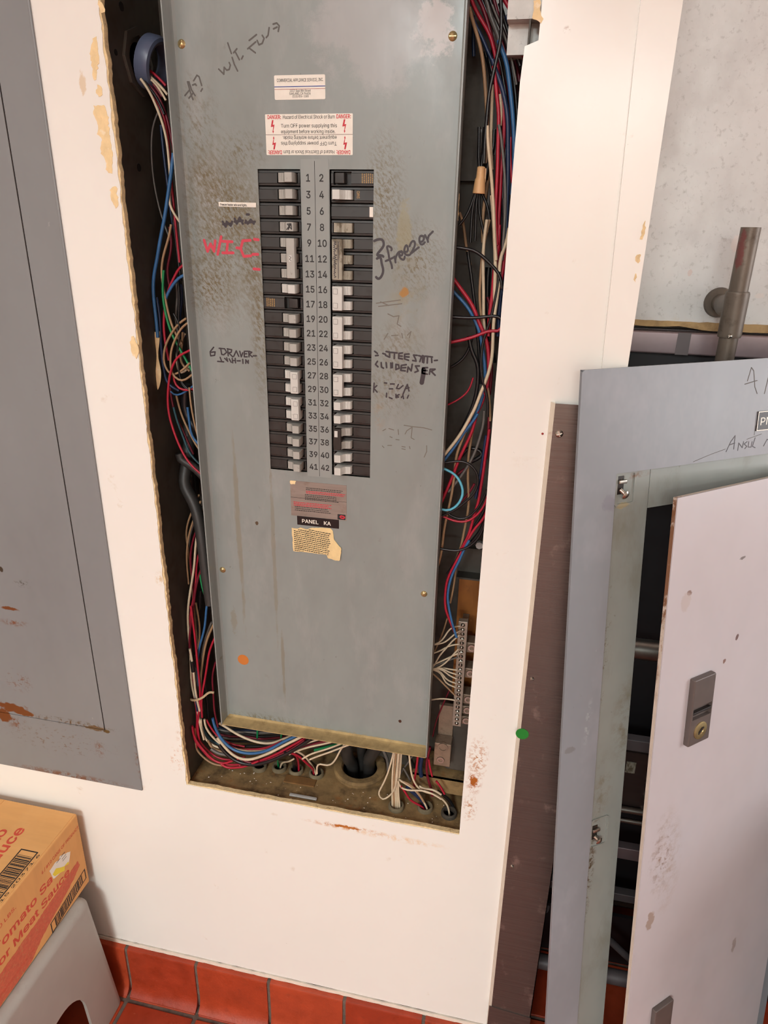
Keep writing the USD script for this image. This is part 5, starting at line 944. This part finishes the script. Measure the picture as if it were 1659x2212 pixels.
p = aty(1172, 937, WY); obj('red_map_pin', screw_mesh(p, (0, -1, 0), .0016, .0012), mat('red_bead', S(150, 40, 35), .4), smooth=40, label='tiny red bead stuck in the wall beside the guard', cat='bead')

# ------------------------------------------------------------------ loose panel front leaning on the corner
TL = aty(1258, 799.6, -.078)
TA = np.array([0.8212, 0.5706, 0.0]); TA /= np.linalg.norm(TA)
SB = np.array([0.0637, -0.0917, -0.9938]); SB -= TA * (SB @ TA); SB /= np.linalg.norm(SB)
NN = np.cross(TA, SB); NN = NN if NN[1] < 0 else -NN
def fa(u, v, off=0.0): p = atp(u, v, TL + NN * off, NN) - TL; return float(p @ TA), float(p @ SB)
LF = (0.002 - TL[2]) / SB[2]
FF = lambda n=0.0: frame(TL + NN * n, TA, -SB, NN)          # x along the top edge, y up, z out of the face
if np.linalg.det(FF()[:3, :3]) < 0: raise SystemExit('left-handed')
def fplate(poly, n1, h): return moved(extrude(poly, h), FF(n1 - h))         # poly in (a, -b)
def frect(a0, a1, b0, b1): return sbox(a0, -b1, a1, -b0)
def fb(u, v, ru, rv, col, st=.8, ns=90, lo=.5, hi=.62, off=0.0): return blob(u, v, ru, rv, col, st, ns, lo, hi, tf=lambda a, b: atp(a, b, TL + NN * off, NN), ry=.03)
blue_grey = mat('blue_grey_enamel', S(130, 134, 139), 0.36, var=0.05, vscale=(5, 5, 3), rvar=.06, bump=.03, bscale=80, var2=[(S(165, 163, 170), (5, 5, 3), .5, .7, .5), (S(205, 205, 205), (60, 60, 30), .735, .76, .6), (S(110, 112, 115), (30, 30, 30), .68, .74, .4)],
    blobs=[fb(1318, 1085, 26, 30, S(120, 118, 128), .6, 40, .4, .6), fb(1270, 1560, 8, 60, S(180, 185, 185), .5, 90, .5, .6), fb(1232, 1620, 16, 12, S(110, 108, 106), .6, 70, .4, .55)])
green_grey = mat('green_grey_enamel', S(142, 147, 142), 0.38, var=0.07, vscale=(10, 10, 6), rvar=.06, var2=[(S(120, 118, 104), (14, 14, 7), .52, .7, .6), (S(95, 90, 78), (50, 50, 50), .68, .74, .5)],
    blobs=[fb(1290, 1500, 16, 500, S(96, 84, 60), .9, 130, .55, .62, -.009), fb(1270, 1900, 12, 300, S(84, 70, 50), 1, 130, .5, .58, -.009), fb(1350, 1560, 45, 130, S(112, 100, 72), .8, 40, .45, .64, -.009), fb(1300, 1700, 30, 90, S(112, 100, 72), .6, 50, .47, .64, -.009), fb(1370, 1025, 50, 8, S(120, 80, 50), .7, 100, .45, .56, -.009), fb(1345, 1090, 22, 10, S(160, 150, 120), .9, 60, .35, .5, -.009)])
WF, AI, BI = 0.520, 0.0615, 0.131
lf = thing('loose_panel_front', label='loose blue grey steel panel front leaning at an angle on the wall corner', cat='panel front')
face = frect(0, WF, 0, LF).difference(frect(AI, WF - AI, BI, LF - BI)).difference(sbox(-.001, -.004, .004, .001).intersection(Polygon([(0, 0), (.004, 0), (0, -.003)])))
obj('face', fplate(face, 0, .0016), blue_grey, lf)
obj('edge_return', [fplate(frect(0, .0016, 0, LF), -.0016, .0022), fplate(frect(WF - .0016, WF, 0, LF), -.0016, .010), fplate(frect(0, WF, 0, .0016), -.0016, .0022), fplate(frect(0, WF, LF - .0016, LF), -.0016, .014)], blue_grey, lf)
AJ, AG, BG = 0.1225, 0.1235, fa(1408, 1095, -.009)[1]
obj('inner_flange', fplate(frect(AI - .004, AJ, BI - .004, LF - BI + .004), -.0075, .0014), green_grey, lf, label='left inner flange, smudged along its edge')
obj('inner_flange', fplate(frect(AJ + .0012, WF - AI + .004, BI - .004, BG), -.0078, .0014), green_grey, lf, label='top inner flange')
obj('inner_flange', fplate(frect(WF - AJ, WF - AI + .004, BG + .001, LF - BI + .004), -.0075, .0014), green_grey, lf)
obj('inner_flange', fplate(frect(AJ + .0012, WF - AJ - .001, LF - BI - .04, LF - BI + .004), -.0078, .0014), green_grey, lf)
for (u, v), L in (((1339, 1062), 'upper'), ((1283, 1809), 'lower')):
    a, b = fa(u, v, -.006)
    # raised ring of the clamp dimple, the spring clip and the screw
    dim = frect(a - .002, a + .020, b - .026, b + .014).buffer(.006).buffer(-.0); dim = dim.intersection(frect(AI, AJ, BI, LF))
    obj('clamp_dimple', fplate(dim.difference(dim.buffer(-.0035)), -.0058, .0018), green_grey, lf)
    obj('clamp_slot', fplate(frect(a - .005, a + .006, b - .020, b + .004), -.0068, .0008), h_black, lf)
    obj('clamp_clip', moved(tm(rbx(a - .004, a + .0085, -(b - .0155), -(b - .0105), .0, .004, .001)), FF(-.0068)), steel_bright, lf, smooth=40)
    c = TL + TA * (a + .004) + SB * (b + .002) + NN * (-.006)
    ax = NN * .75 + SB * .35 + TA * .25; ax /= np.linalg.norm(ax)
    obj('clamp_screw', [cyl(c - TA * .004 - SB * .005, c + ax * .006, .0028, 12), screw_mesh(c + ax * .0055, ax, .0066, .0035, 35)], steel_bright, lf, smooth=40, label=f'{L} bright slotted trim clamp screw')
# name plate and pencil notes on it
a0, b0 = fa(1637, 889); a1, b1 = fa(1633, 930)
npl = obj('name_plate', fplate(frect(a0, a0 + .070, b0, b0 + .0265), .0016, .0016), mat('black_engraved_plate', S(48, 44, 44), .4), lf, label='black engraved name plate')
obj('edge_line', fplate(frect(a0, a0 + .070, b0, b0 + .0265).difference(frect(a0 + .0012, a0 + .0688, b0 + .0012, b0 + .0253)), .0018, .0002), label_white, npl)
obj('lettering', moved(text('PN', .0105, np.eye(4), width=.0205), frame(TL + TA * (a0 + .0045) + SB * (b0 + .0190) + NN * .0016, TA, -SB, NN)), label_white, npl)
def fpen(lines, width):
    return strokes([[(a, -b) for a, b in (fa(u, v) for u, v in px('R', l))] for l in lines], width, FF(0))
obj('handwriting', fpen([[(1505, 425), (1535, 325), (1552, 350), (1560, 470), (1577, 520)], [(1485, 450), (1577, 422)], [(1662, 395), (1632, 520)]], .0012), pencil, lf, label='large pencilled character by the top right')
obj('handwriting', fpen([[(1345, 955), (1380, 880), (1413, 835), (1402, 935)], [(1368, 905), (1410, 890)], [(1432, 945), (1440, 890), (1466, 925), (1476, 880)], [(1502, 880), (1480, 897), (1500, 915), (1485, 932)], [(1515, 880), (1510, 920), (1532, 920), (1540, 880)], [(1562, 852), (1542, 915), (1562, 925)], [(1625, 912), (1652, 862), (1690, 872)]], .0012), marker, lf, label='pen note reading ANSUL below the name plate')
obj('scratch', fpen([[(1100, 1030), (1230, 975), (1340, 935)], [(1500, 862), (1610, 822)], [(1555, 830), (1566, 760)]], .0006), pencil, lf)
# hinged door of it, swung a little open, hinge side out of the picture
DO = 0.050
D0 = atp(1464.4, 1076.3, TL + NN * DO, NN)
WD = np.array([0.7454, 0.6664, -0.0137]); WD -= SB * (WD @ SB); WD /= np.linalg.norm(WD)
ND = np.cross(WD, -SB); ND /= np.linalg.norm(ND)
DF = lambda n=0.0: frame(D0 + ND * n, WD, -SB, ND)
def da(u, v): p = atp(u, v, D0, ND) - D0; return float(p @ WD), float(p @ SB)
def db(u, v, ru, rv, col, st=.8, ns=90, lo=.5, hi=.62): return blob(u, v, ru, rv, col, st, ns, lo, hi, tf=lambda a, b: atp(a, b, D0, ND), ry=.03)
door_m = mat('pale_mauve_door', S(190, 183, 186), 0.34, var=0.025, vscale=(4, 4, 3), rvar=.05, bump=.03, bscale=70, var2=[(S(184, 182, 188), (5, 5, 4), .5, .7, .6), (S(120, 100, 92), (42, 42, 42), .735, .765, .6)],  # door colour set lighter than the frame to carry its brighter look
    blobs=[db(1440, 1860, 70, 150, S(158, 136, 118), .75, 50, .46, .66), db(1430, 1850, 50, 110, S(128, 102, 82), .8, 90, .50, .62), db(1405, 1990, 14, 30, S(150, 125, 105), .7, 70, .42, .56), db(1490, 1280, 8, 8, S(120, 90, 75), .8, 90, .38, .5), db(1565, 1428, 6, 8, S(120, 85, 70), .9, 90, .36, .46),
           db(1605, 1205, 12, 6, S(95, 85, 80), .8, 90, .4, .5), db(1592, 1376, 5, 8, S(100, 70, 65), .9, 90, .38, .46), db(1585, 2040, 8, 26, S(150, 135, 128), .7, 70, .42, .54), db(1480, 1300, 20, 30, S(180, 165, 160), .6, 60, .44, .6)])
rust_edge = mat('rusty_door_edge', S(196, 182, 168), .6, var=.1, vscale=(60, 60, 40), blobs=[db(1452, 1200, 26, 220, S(120, 78, 48), .95, (120, 120, 60), .42, .56), db(1460, 1110, 14, 40, S(120, 78, 48), .9, 120, .36, .5), db(1430, 1420, 20, 120, S(140, 100, 68), .8, (120, 120, 60), .5, .58)])
LD = LF - BI - fa(1464, 1076, DO)[1] - .03
LD = 1.12
WDR = 0.385
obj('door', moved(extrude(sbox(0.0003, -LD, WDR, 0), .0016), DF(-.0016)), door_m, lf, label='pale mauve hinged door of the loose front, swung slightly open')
dp = '/World/loose_panel_front/door'
obj('door_edge', [moved(extrude(sbox(0, -LD, .0016, 0), .0050), DF(-.0065)), moved(extrude(sbox(.0016, -.0016, WDR, 0), .0050), DF(-.0065))], rust_edge, dp, label='rusty folded edge of the door')
lat_m = mat('brown_grey_latch', S(92, 82, 78), .4, var=.08, vscale=(40, 40, 40)); lat_d = mat('dark_latch_slot', S(38, 34, 32), .5)
def latch(u0, v0, u1, v1, label):
    a0, b0 = da(u0, v0); a1, b1 = da(u1, v1); b1 = b0 + (b1 - b0)
    t = obj('latch', moved(tm(rbx(a0, a1, -b1, -b0, -.001, .0085, .0018) - mbx(a0 + .0030, a1 - .0030, -(b0 + .60 * (b1 - b0)), -(b0 + .42 * (b1 - b0)), .003, .02)), DF(0)), lat_m, dp, smooth=35, label=label)
    obj('thumb_slide', moved(tm(rbx(a0 + .0035, a1 - .0035, -(b0 + .52 * (b1 - b0)), -(b0 + .49 * (b1 - b0)), .003, .0088, .0006)), DF(0)), lat_d, dp, smooth=35)
    c = D0 + WD * (a0 + a1) / 2 + SB * (b0 + .80 * (b1 - b0)) + ND * .0085; r = (a1 - a0) * .30
    obj('lock_cylinder', lathe([(0, -.001), (r, -.001), (r, .0010), (r * .8, .0016), (r * .42, .0016), (r * .38, .0006), (0, .0006)], c, ND, 28), brass, dp, smooth=35)
    k = mbx(-r * .5, r * .5, -r * .10, r * .10, .0008, .0020); obj('key_slot', moved(k.rotate((0, 0, 40)), frame(c, WD, -SB, ND)), lat_d, dp)
a0, b0 = da(1497, 1463); a1, b1 = da(1518, 1588)
latch(1491, 1466, 1520, 1588, 'brown grey door latch with a round brass lock')
latch(1408, 2178, 1428, 2310, 'second door latch near the bottom edge')

# ------------------------------------------------------------------ the recess behind: sheet metal, pipe, dark appliance
YG = 0.315
def yb(u, v, ru, rv, col, st=.8, ns=90, lo=.5, hi=.62): return blob(u, v, ru, rv, col, st, ns, lo, hi, y=YG, ry=.05)
sheet_m = mat('weathered_galvanized', S(206, 206, 205), 0.5, metal=0.15, var=0.07, vscale=(14, 14, 12), rvar=.1, bump=.08, bscale=150, var2=[(S(140, 138, 134), (120, 120, 120), .56, .72, .5), (S(186, 184, 182), (9, 9, 8), .5, .7, .6), (S(215, 212, 208), (40, 40, 40), .735, .765, .7)],
    blobs=[yb(1590, 525, 14, 22, S(214, 206, 202), .9, 50, .4, .5), yb(1490, 588, 6, 8, S(205, 190, 185), .9, 60, .36, .46), yb(1500, 690, 160, 10, S(205, 200, 192), .7, 110, .48, .6), yb(1640, 640, 16, 8, S(210, 204, 200), .9, 60, .42, .54), yb(1470, 310, 200, 8, S(165, 160, 155), 0, 20, .9, 1)])
z1 = aty(1500, 697, YG)[2]
sm = thing('metal_sheet', label='weathered galvanized sheet behind the pipe, right of the cream wall', cat='metal sheet')
obj('sheet', bx(CX + .003, 1.9, YG, YG + .003, z1, 2.6), sheet_m, sm)
rv = aty(1530, 660, YG); obj('rivet', screw_mesh(rv, (0, -1, 0), .0058, .0040, 10, True), steel_bright, sm, smooth=40)
board = mat('tan_board_edge', S(176, 146, 102), .85, var=.2, vscale=(30, 30, 30), var2=[(S(110, 84, 54), (24, 24, 24), .5, .68, .7)])
zz = lambda u, v, y: aty(u, v, y)[2]
tb = jag(Polygon([(CX + .003, z1 + .001), (1.9, z1 + .001), (1.9, z1 - .013), (.63, z1 - .011), (.56, z1 - .012), (.52, z1 - .006), (.47, z1 - .0085), (CX + .003, z1 - .006)]), .012, .0008, 5)
obj('board_edge', on_wall(tb, YG + .012, .016), board, label='thin warped tan board under the galvanized sheet', cat='board')
dark_rail = mat('dark_metal_rail', S(104, 97, 98), .5, metal=.3, var=.12, vscale=(14, 14, 14)); pink_steel = mat('pinkish_stainless', S(150, 135, 138), .4, metal=.6, var=.14, vscale=(10, 10, 10), var2=[(S(175, 160, 160), (20, 20, 20), .6, .7, .6)])
blackish = mat('appliance_black', S(30, 28, 30), .5, var=.2, vscale=(20, 20, 20))
YA = 0.30
ap = thing('kitchen_appliance', label='dark kitchen appliance with metal rails and knobs, glimpsed behind the leaning panel front', cat='appliance')
za, zc, zd = zz(1500, 720, YA), zz(1500, 768, YA), zz(1500, 800, YA)
obj('upper_rail', bx(CX + .004, 1.9, YA + .03, YA + .05, za, z1 - .014), dark_rail, ap)
obj('backguard', rbx(CX + .004, 1.9, YA, YA + .03, zc, za, .003), pink_steel, ap, smooth=30, label='pinkish stainless band')
obj('backguard_seam', bx(.515, .535, YA - .0012, YA, zc, za), dark_rail, ap)
obj('body', bx(CX + .004, 1.9, YA + .02, .40, .14, zc), blackish, ap)
def rail(u, v0, v1, y, name, m, round_=False, d=.02):
    t0, t1 = zz(u, v0, y), zz(u, v1, y)
    if round_: obj(name, cyl((CX + .006, y + (t0 - t1) / 2, (t0 + t1) / 2), (.70, y + (t0 - t1) / 2, (t0 + t1) / 2), (t0 - t1) / 2, 24), m, ap, smooth=40)
    else: obj(name, rbx(CX + .006, .70, y, y + d, t1, t0, .002), m, ap, smooth=30)
obj('added_dark_panel', bx(CX + .006, .93, .262, .27, .004, .15), blackish, ap)  # black panel added to darken the gap under the appliance
obj('added_side_block', rbx(.93, 1.6, -.14, .41, .0, .74, .004), blackish, ap, smooth=30)  # unseen block added to shade the floor behind the frame
rail(1400, 1396, 1437, .20, 'towel_rail', steel_bright, True)
rail(1385, 1602, 1626, .22, 'shelf_edge', dark_rail)
panel = (zz(1380, 1628, .235), zz(1370, 1742, .235))
brown_panel = mat('brown_control_panel', S(72, 58, 54), .4, metal=.4, var=.1, vscale=(10, 10, 90))
obj('control_panel', bx(CX + .006, .70, .235, .25, panel[1], panel[0]), brown_panel, ap)
for u, v in ((1404, 1655), (1399, 1688), (1393, 1721), (1388, 1748)):
    p = aty(u, v, .235); obj('knob', lathe([(0, -.002), (.006, -.002), (.005, .010), (.003, .014), (0, .014)], p, (0, -1, 0), 16), steel_bright, ap, smooth=40)
p = aty(1362, 1657, .235); obj('switch_plate', bx(p[0] - .009, p[0] + .009, .233, .235, p[2] - .013, p[2] + .013), h_dirty, ap)
rail(1372, 1752, 1763, .22, 'wire_rod', steel_bright, True); rail(1370, 1775, 1784, .22, 'wire_rod', steel_bright, True)
rail(1365, 1836, 1860, .22, 'shelf_edge', pink_steel); rail(1350, 1934, 1950, .24, 'shelf_edge', dark_rail)
p, q = aty(1318, 2032, .18), aty(1364, 2075, .18); obj('brace', cyl(p - (q - p) * .6, q + (q - p) * .9, .0075, 14), dark_rail, ap, smooth=40)
rail(1335, 2112, 2126, .15, 'wire_rod', steel_bright, True); rail(1170, 2080, 2102, .10, 'wire_rod', dark_rail, True)
for x in (CX + .03, .95, 1.5): obj('leg', cyl((x, .36, .0), (x, .26, .14), .018, 18), dark_rail, ap, smooth=40)
# the pipe stub with its tee
YP = 0.215
pipe_m = mat('grimy_steel_pipe', S(104, 94, 84), .45, metal=.4, var=.25, vscale=(40, 40, 14), var2=[(S(60, 50, 40), (30, 30, 30), .54, .68, .7), (S(150, 140, 128), (60, 60, 60), .68, .74, .5)], blobs=[(aty(1598, 545, YP - .013), (.009, .02, .040), S(118, 58, 58), .75, 60, .38, .56)])
top, tee, low = aty(1625, 491, YP), aty(1588, 650, YP), aty(1562, 775, YP)
pp = thing('pipe_stub', label='grimy upright steel pipe stub with an open top and a tee into the sheet', cat='pipe')
px_, py_ = (top[0] + tee[0]) / 2, YP; r0 = .0132
ztop, ztee = top[2], tee[2]
obj('upper_pipe', lathe([(r0 - .003, 0), (r0, 0), (r0, ztop - ztee), (r0 - .003, ztop - ztee), (r0 - .003, 0)], (px_, py_, ztee), (0, 0, 1), 28), pipe_m, pp, smooth=40)
zc1, zc0 = aty(1600, 630, YP)[2], aty(1576, 728, YP)[2]
obj('tee_sleeve', lathe([(r0, zc0), (r0 + .0028, zc0), (r0 + .0034, zc0 + .004), (r0 + .0034, zc1 - .003), (r0 + .0022, zc1), (r0, zc1), (r0, zc0)], (px_, py_, 0), (0, 0, 1), 28), pipe_m, pp, smooth=40)
obj('tee_branch', lathe([(0, 0), (r0 + .0035, 0), (r0 + .0035, .055), (r0 + .002, .06), (r0, .0605), (r0, YG - py_), (0, YG - py_)], (px_, py_, aty(1562, 660, .26)[2]), (0, 1, 0), 28), pipe_m, pp, smooth=40)
obj('wall_collar', lathe([(0, 0), (r0 + .010, 0), (r0 + .008, .006), (0, .006)], (px_, YG - .0005, aty(1562, 660, .26)[2]), (0, -1, 0), 28), pipe_m, pp, smooth=40)
obj('lower_pipe', cyl((px_, py_, 1.02), (px_, py_, zc0 + .004), r0, 28), pipe_m, pp, smooth=40)
obj('set_screw', screw_mesh(np.array([px_ - .003, py_ - r0 - .003, zc0 + .003]), (-.2, -1, 0), .0036, .004), steel_bright, pp, smooth=40)

# ------------------------------------------------------------------ carton on a grey plastic step stool
card = mat('corrugated_cardboard', S(222, 164, 100), 0.8, var=0.06, vscale=(6, 40, 6), bump=.06, bscale=(40, 6, 300), var2=[(S(230, 176, 114), (6, 6, 6), .5, .7, .5)])
red_p = mat('carton_red_print', S(206, 78, 56), .7, var=.12, vscale=(120, 120, 120)); blk_p = mat('carton_black_print', S(40, 34, 30), .7)
red_soft = mat('carton_red_band', S(205, 100, 72), .75, var=.12, vscale=(150, 150, 150), var2=[(S(196, 140, 92), (180, 180, 180), .55, .66, .6)])
YB0 = -0.042
A = aty(168, 1757, YB0); B = aty(192, 1902, YB0)
KX, KZ1, KZ0 = -0.4868, A[2], B[2]; KY1 = YB0; KY0 = YB0 - 0.478; KX0 = KX - 0.315
cb = thing('carton', label='brown cardboard carton with red sauce lettering, on the grey plastic stool', cat='box')
obj('carton_body', rbx(KX0, KX, KY0, KY1, KZ0, KZ1, .004, 10), card, cb, smooth=40)
mid = (KX0 + KX) / 2
obj('top_flap', [bx(mid + .0006, KX - .003, KY0 + .003, KY1 - .003, KZ1 - .001, KZ1 + .0006)], card, cb); obj('top_flap', [bx(KX0 + .003, mid - .0006, KY0 + .003, KY1 - .003, KZ1 - .001, KZ1 + .0006)], card, cb)
SF = frame((KX + .0001, 0, 0), (0, 1, 0), (0, 0, 1), (1, 0, 0))                       # (y, z) on the right-hand side
KT = KZ1 + .0007
TF = frame((0, 0, KT), (0, 1, 0), (-1, 0, 0), (0, 0, 1))                               # (y, -x) on the top
def ks(u, v): p = atx(u, v, KX); return p[1], p[2]
def kt(u, v): p = atz(u, v, KT); return p[1], -p[0]
def stext(s, y, z, h, w, bold=True): return moved(text(s, h, np.eye(4), bold, width=w), SF @ np.array([[1, 0, 0, y], [0, 1, 0, z], [0, 0, 1, 0], [0, 0, 0, 1.0]]))
def ttext(s, y, x, h, w, bold=True): return moved(text(s, h, np.eye(4), bold, width=w), TF @ np.array([[1, 0, 0, y], [0, 1, 0, x], [0, 0, 1, 0], [0, 0, 0, 1.0]]))
obj('lettering', [stext('Tomato Sauce', -0.2842, 0.4283, 0.0168, 0.201), stext('for Meat Sauce', -0.2903, 0.3982, 0.0158, 0.2), stext('NET WT. 20 LBS.', -0.3332, 0.4661, 0.0077, 0.1102, False), stext('6 / #10 CANS OF PRODUCT', -0.1546, 0.4671, 0.0069, 0.1082, False)], red_p, cb, label='red sauce lettering on the right-hand side of the carton')
obj('lettering', [ttext('Tomato', -0.2321, 0.5856, 0.0194, 0.1225), ttext('Sauce', -0.1974, 0.557, 0.0194, 0.098)], red_p, cb, label='red lettering on the top of the carton')
band = jag(Polygon([(-.50, KZ0 + .004), (-0.2178, KZ0 + .004), (-0.1852, 0.3436), (-0.0882, 0.3722), (-0.0607, 0.3865), (-0.0648, 0.4008), (-0.1852, 0.3895), (-0.2872, 0.3844), (-0.4913, 0.3865)]), .004, .0016, 3)
obj('red_band', moved(extrude(band, .0001), SF), red_soft, cb, label='worn red printed band under the lettering')
obj('lettering', [stext('MIX CONTENTS WELL BEFORE SERVING', -0.3127, 0.3411, 0.0056, 0.1072, False)], red_p, cb)
def barcode(x0, x1, y0, y1, along, tf, seed):
    r = np.random.default_rng(seed); fr_ = sbox(x0, y0, x1, y1); out = [fr_.difference(fr_.buffer(-.0022))]; x = x0 + .012
    while x < x1 - .012: w = r.choice([.0006, .0010, .0018, .0026]); out.append(sbox(x, y0 + .003, x + w, y1 - .003)); x += w + r.choice([.0007, .0012, .002])
    return moved(extrude(unary_union(out), .0001), tf)
obj('barcode', barcode(-0.3025, -0.1387, 0.4988, 0.5341, 0, TF, 1), blk_p, cb, label='black barcode on the top of the carton')
obj('digits', [ttext('0 04 15 20371 6', -0.2872, 0.4922, 0.0043, 0.1429, False)], blk_p, cb)
sh = SF @ np.array([[1, .0, 0, 0], [.16, 1, 0, .0], [0, 0, 1, 0], [0, 0, 0, 1.0]])
bcode = barcode(-0.1602, -0.0503, 0.3473, 0.3728, 0, np.eye(4), 2); bcode.apply_transform(np.array([[1, 0, 0, 0], [.155, 1, 0, 0], [0, 0, 1, 0], [0, 0, 0, 1.0]]))
obj('barcode', moved(bcode, SF), blk_p, cb, label='black barcode low on the right-hand side of the carton')
stk = jag(Polygon([ks(*p) for p in px('X', [(443, 840), (500, 755), (530, 740), (535, 705), (632, 660), (615, 775), (580, 792), (580, 835), (545, 850), (480, 910)])]), .004, .0006, 2)
so = obj('price_sticker', moved(extrude(stk, .0004), SF), label_white, cb, label='torn white and yellow sticker on the carton')
yel = Polygon([ks(*p) for p in px('X', [(470, 870), (500, 815), (545, 805), (575, 795), (612, 752), (616, 778), (580, 800), (582, 835), (548, 848), (490, 885)])]).buffer(0).intersection(stk)
S2 = frame((KX + .0005, 0, 0), (0, 1, 0), (0, 0, 1), (1, 0, 0))
obj('yellow_band', moved(extrude(yel, .0001), S2), mat('yellow_print', S(240, 215, 40), .5), so)
mk = [sbox(p[0], p[1], p[0] + .012, p[1] + .0012) for p in (ks(*q) for q in px('X', [(545, 715), (555, 735), (560, 752), (505, 770)]))]
obj('fine_print', moved(extrude(unary_union(mk), .0001), S2), pencil, so)
# stool
stool_m = mat('grey_moulded_plastic', S(166, 160, 153), 0.5, var=.06, vscale=(8, 8, 8), bump=.08, bscale=220, var2=[(S(142, 136, 130), (12, 12, 12), .55, .7, .5), (S(205, 200, 195), (70, 70, 70), .755, .78, .7)])
ZS = KZ0 - .0006
def ring_hull(x0, x1, y0, y1, z0, X0, X1, Y0, Y1, z1, r):
    s = Manifold.sphere(r, 24); c = Manifold.cylinder(.001, r, r, 24)
    return Manifold.batch_hull([s.translate((a, b, z1 - r)) for a in (X0 + r, X1 - r) for b in (Y0 + r, Y1 - r)] + [c.translate((a, b, z0)) for a in (x0 + r, x1 - r) for b in (y0 + r, y1 - r)])
sx0, sx1, sy0, sy1 = -.985, -0.4677, -.450, -0.0709
body = ring_hull(sx0 - .022, sx1 + .022, sy0 - .020, sy1 + .014, 0.001, sx0, sx1, sy0, sy1, ZS, .018)
inner = ring_hull(sx0 - .022 + .006, sx1 + .022 - .006, sy0 - .020 + .006, sy1 + .014 - .006, -.01, sx0 + .006, sx1 - .006, sy0 + .006, sy1 - .006, ZS - .006, .014)
m = (body - inner) - Manifold.batch_hull([Manifold.cylinder(.7, .06, .06, 32).rotate((0, 90, 0)).translate((-.75, y, z)) for y in (-.35, -.212) for z in (.115, -.08)])
stl = thing('step_stool', label='grey moulded plastic step stool with arched sides, under the carton', cat='stool')
obj('shell', m, stool_m, stl, smooth=35)
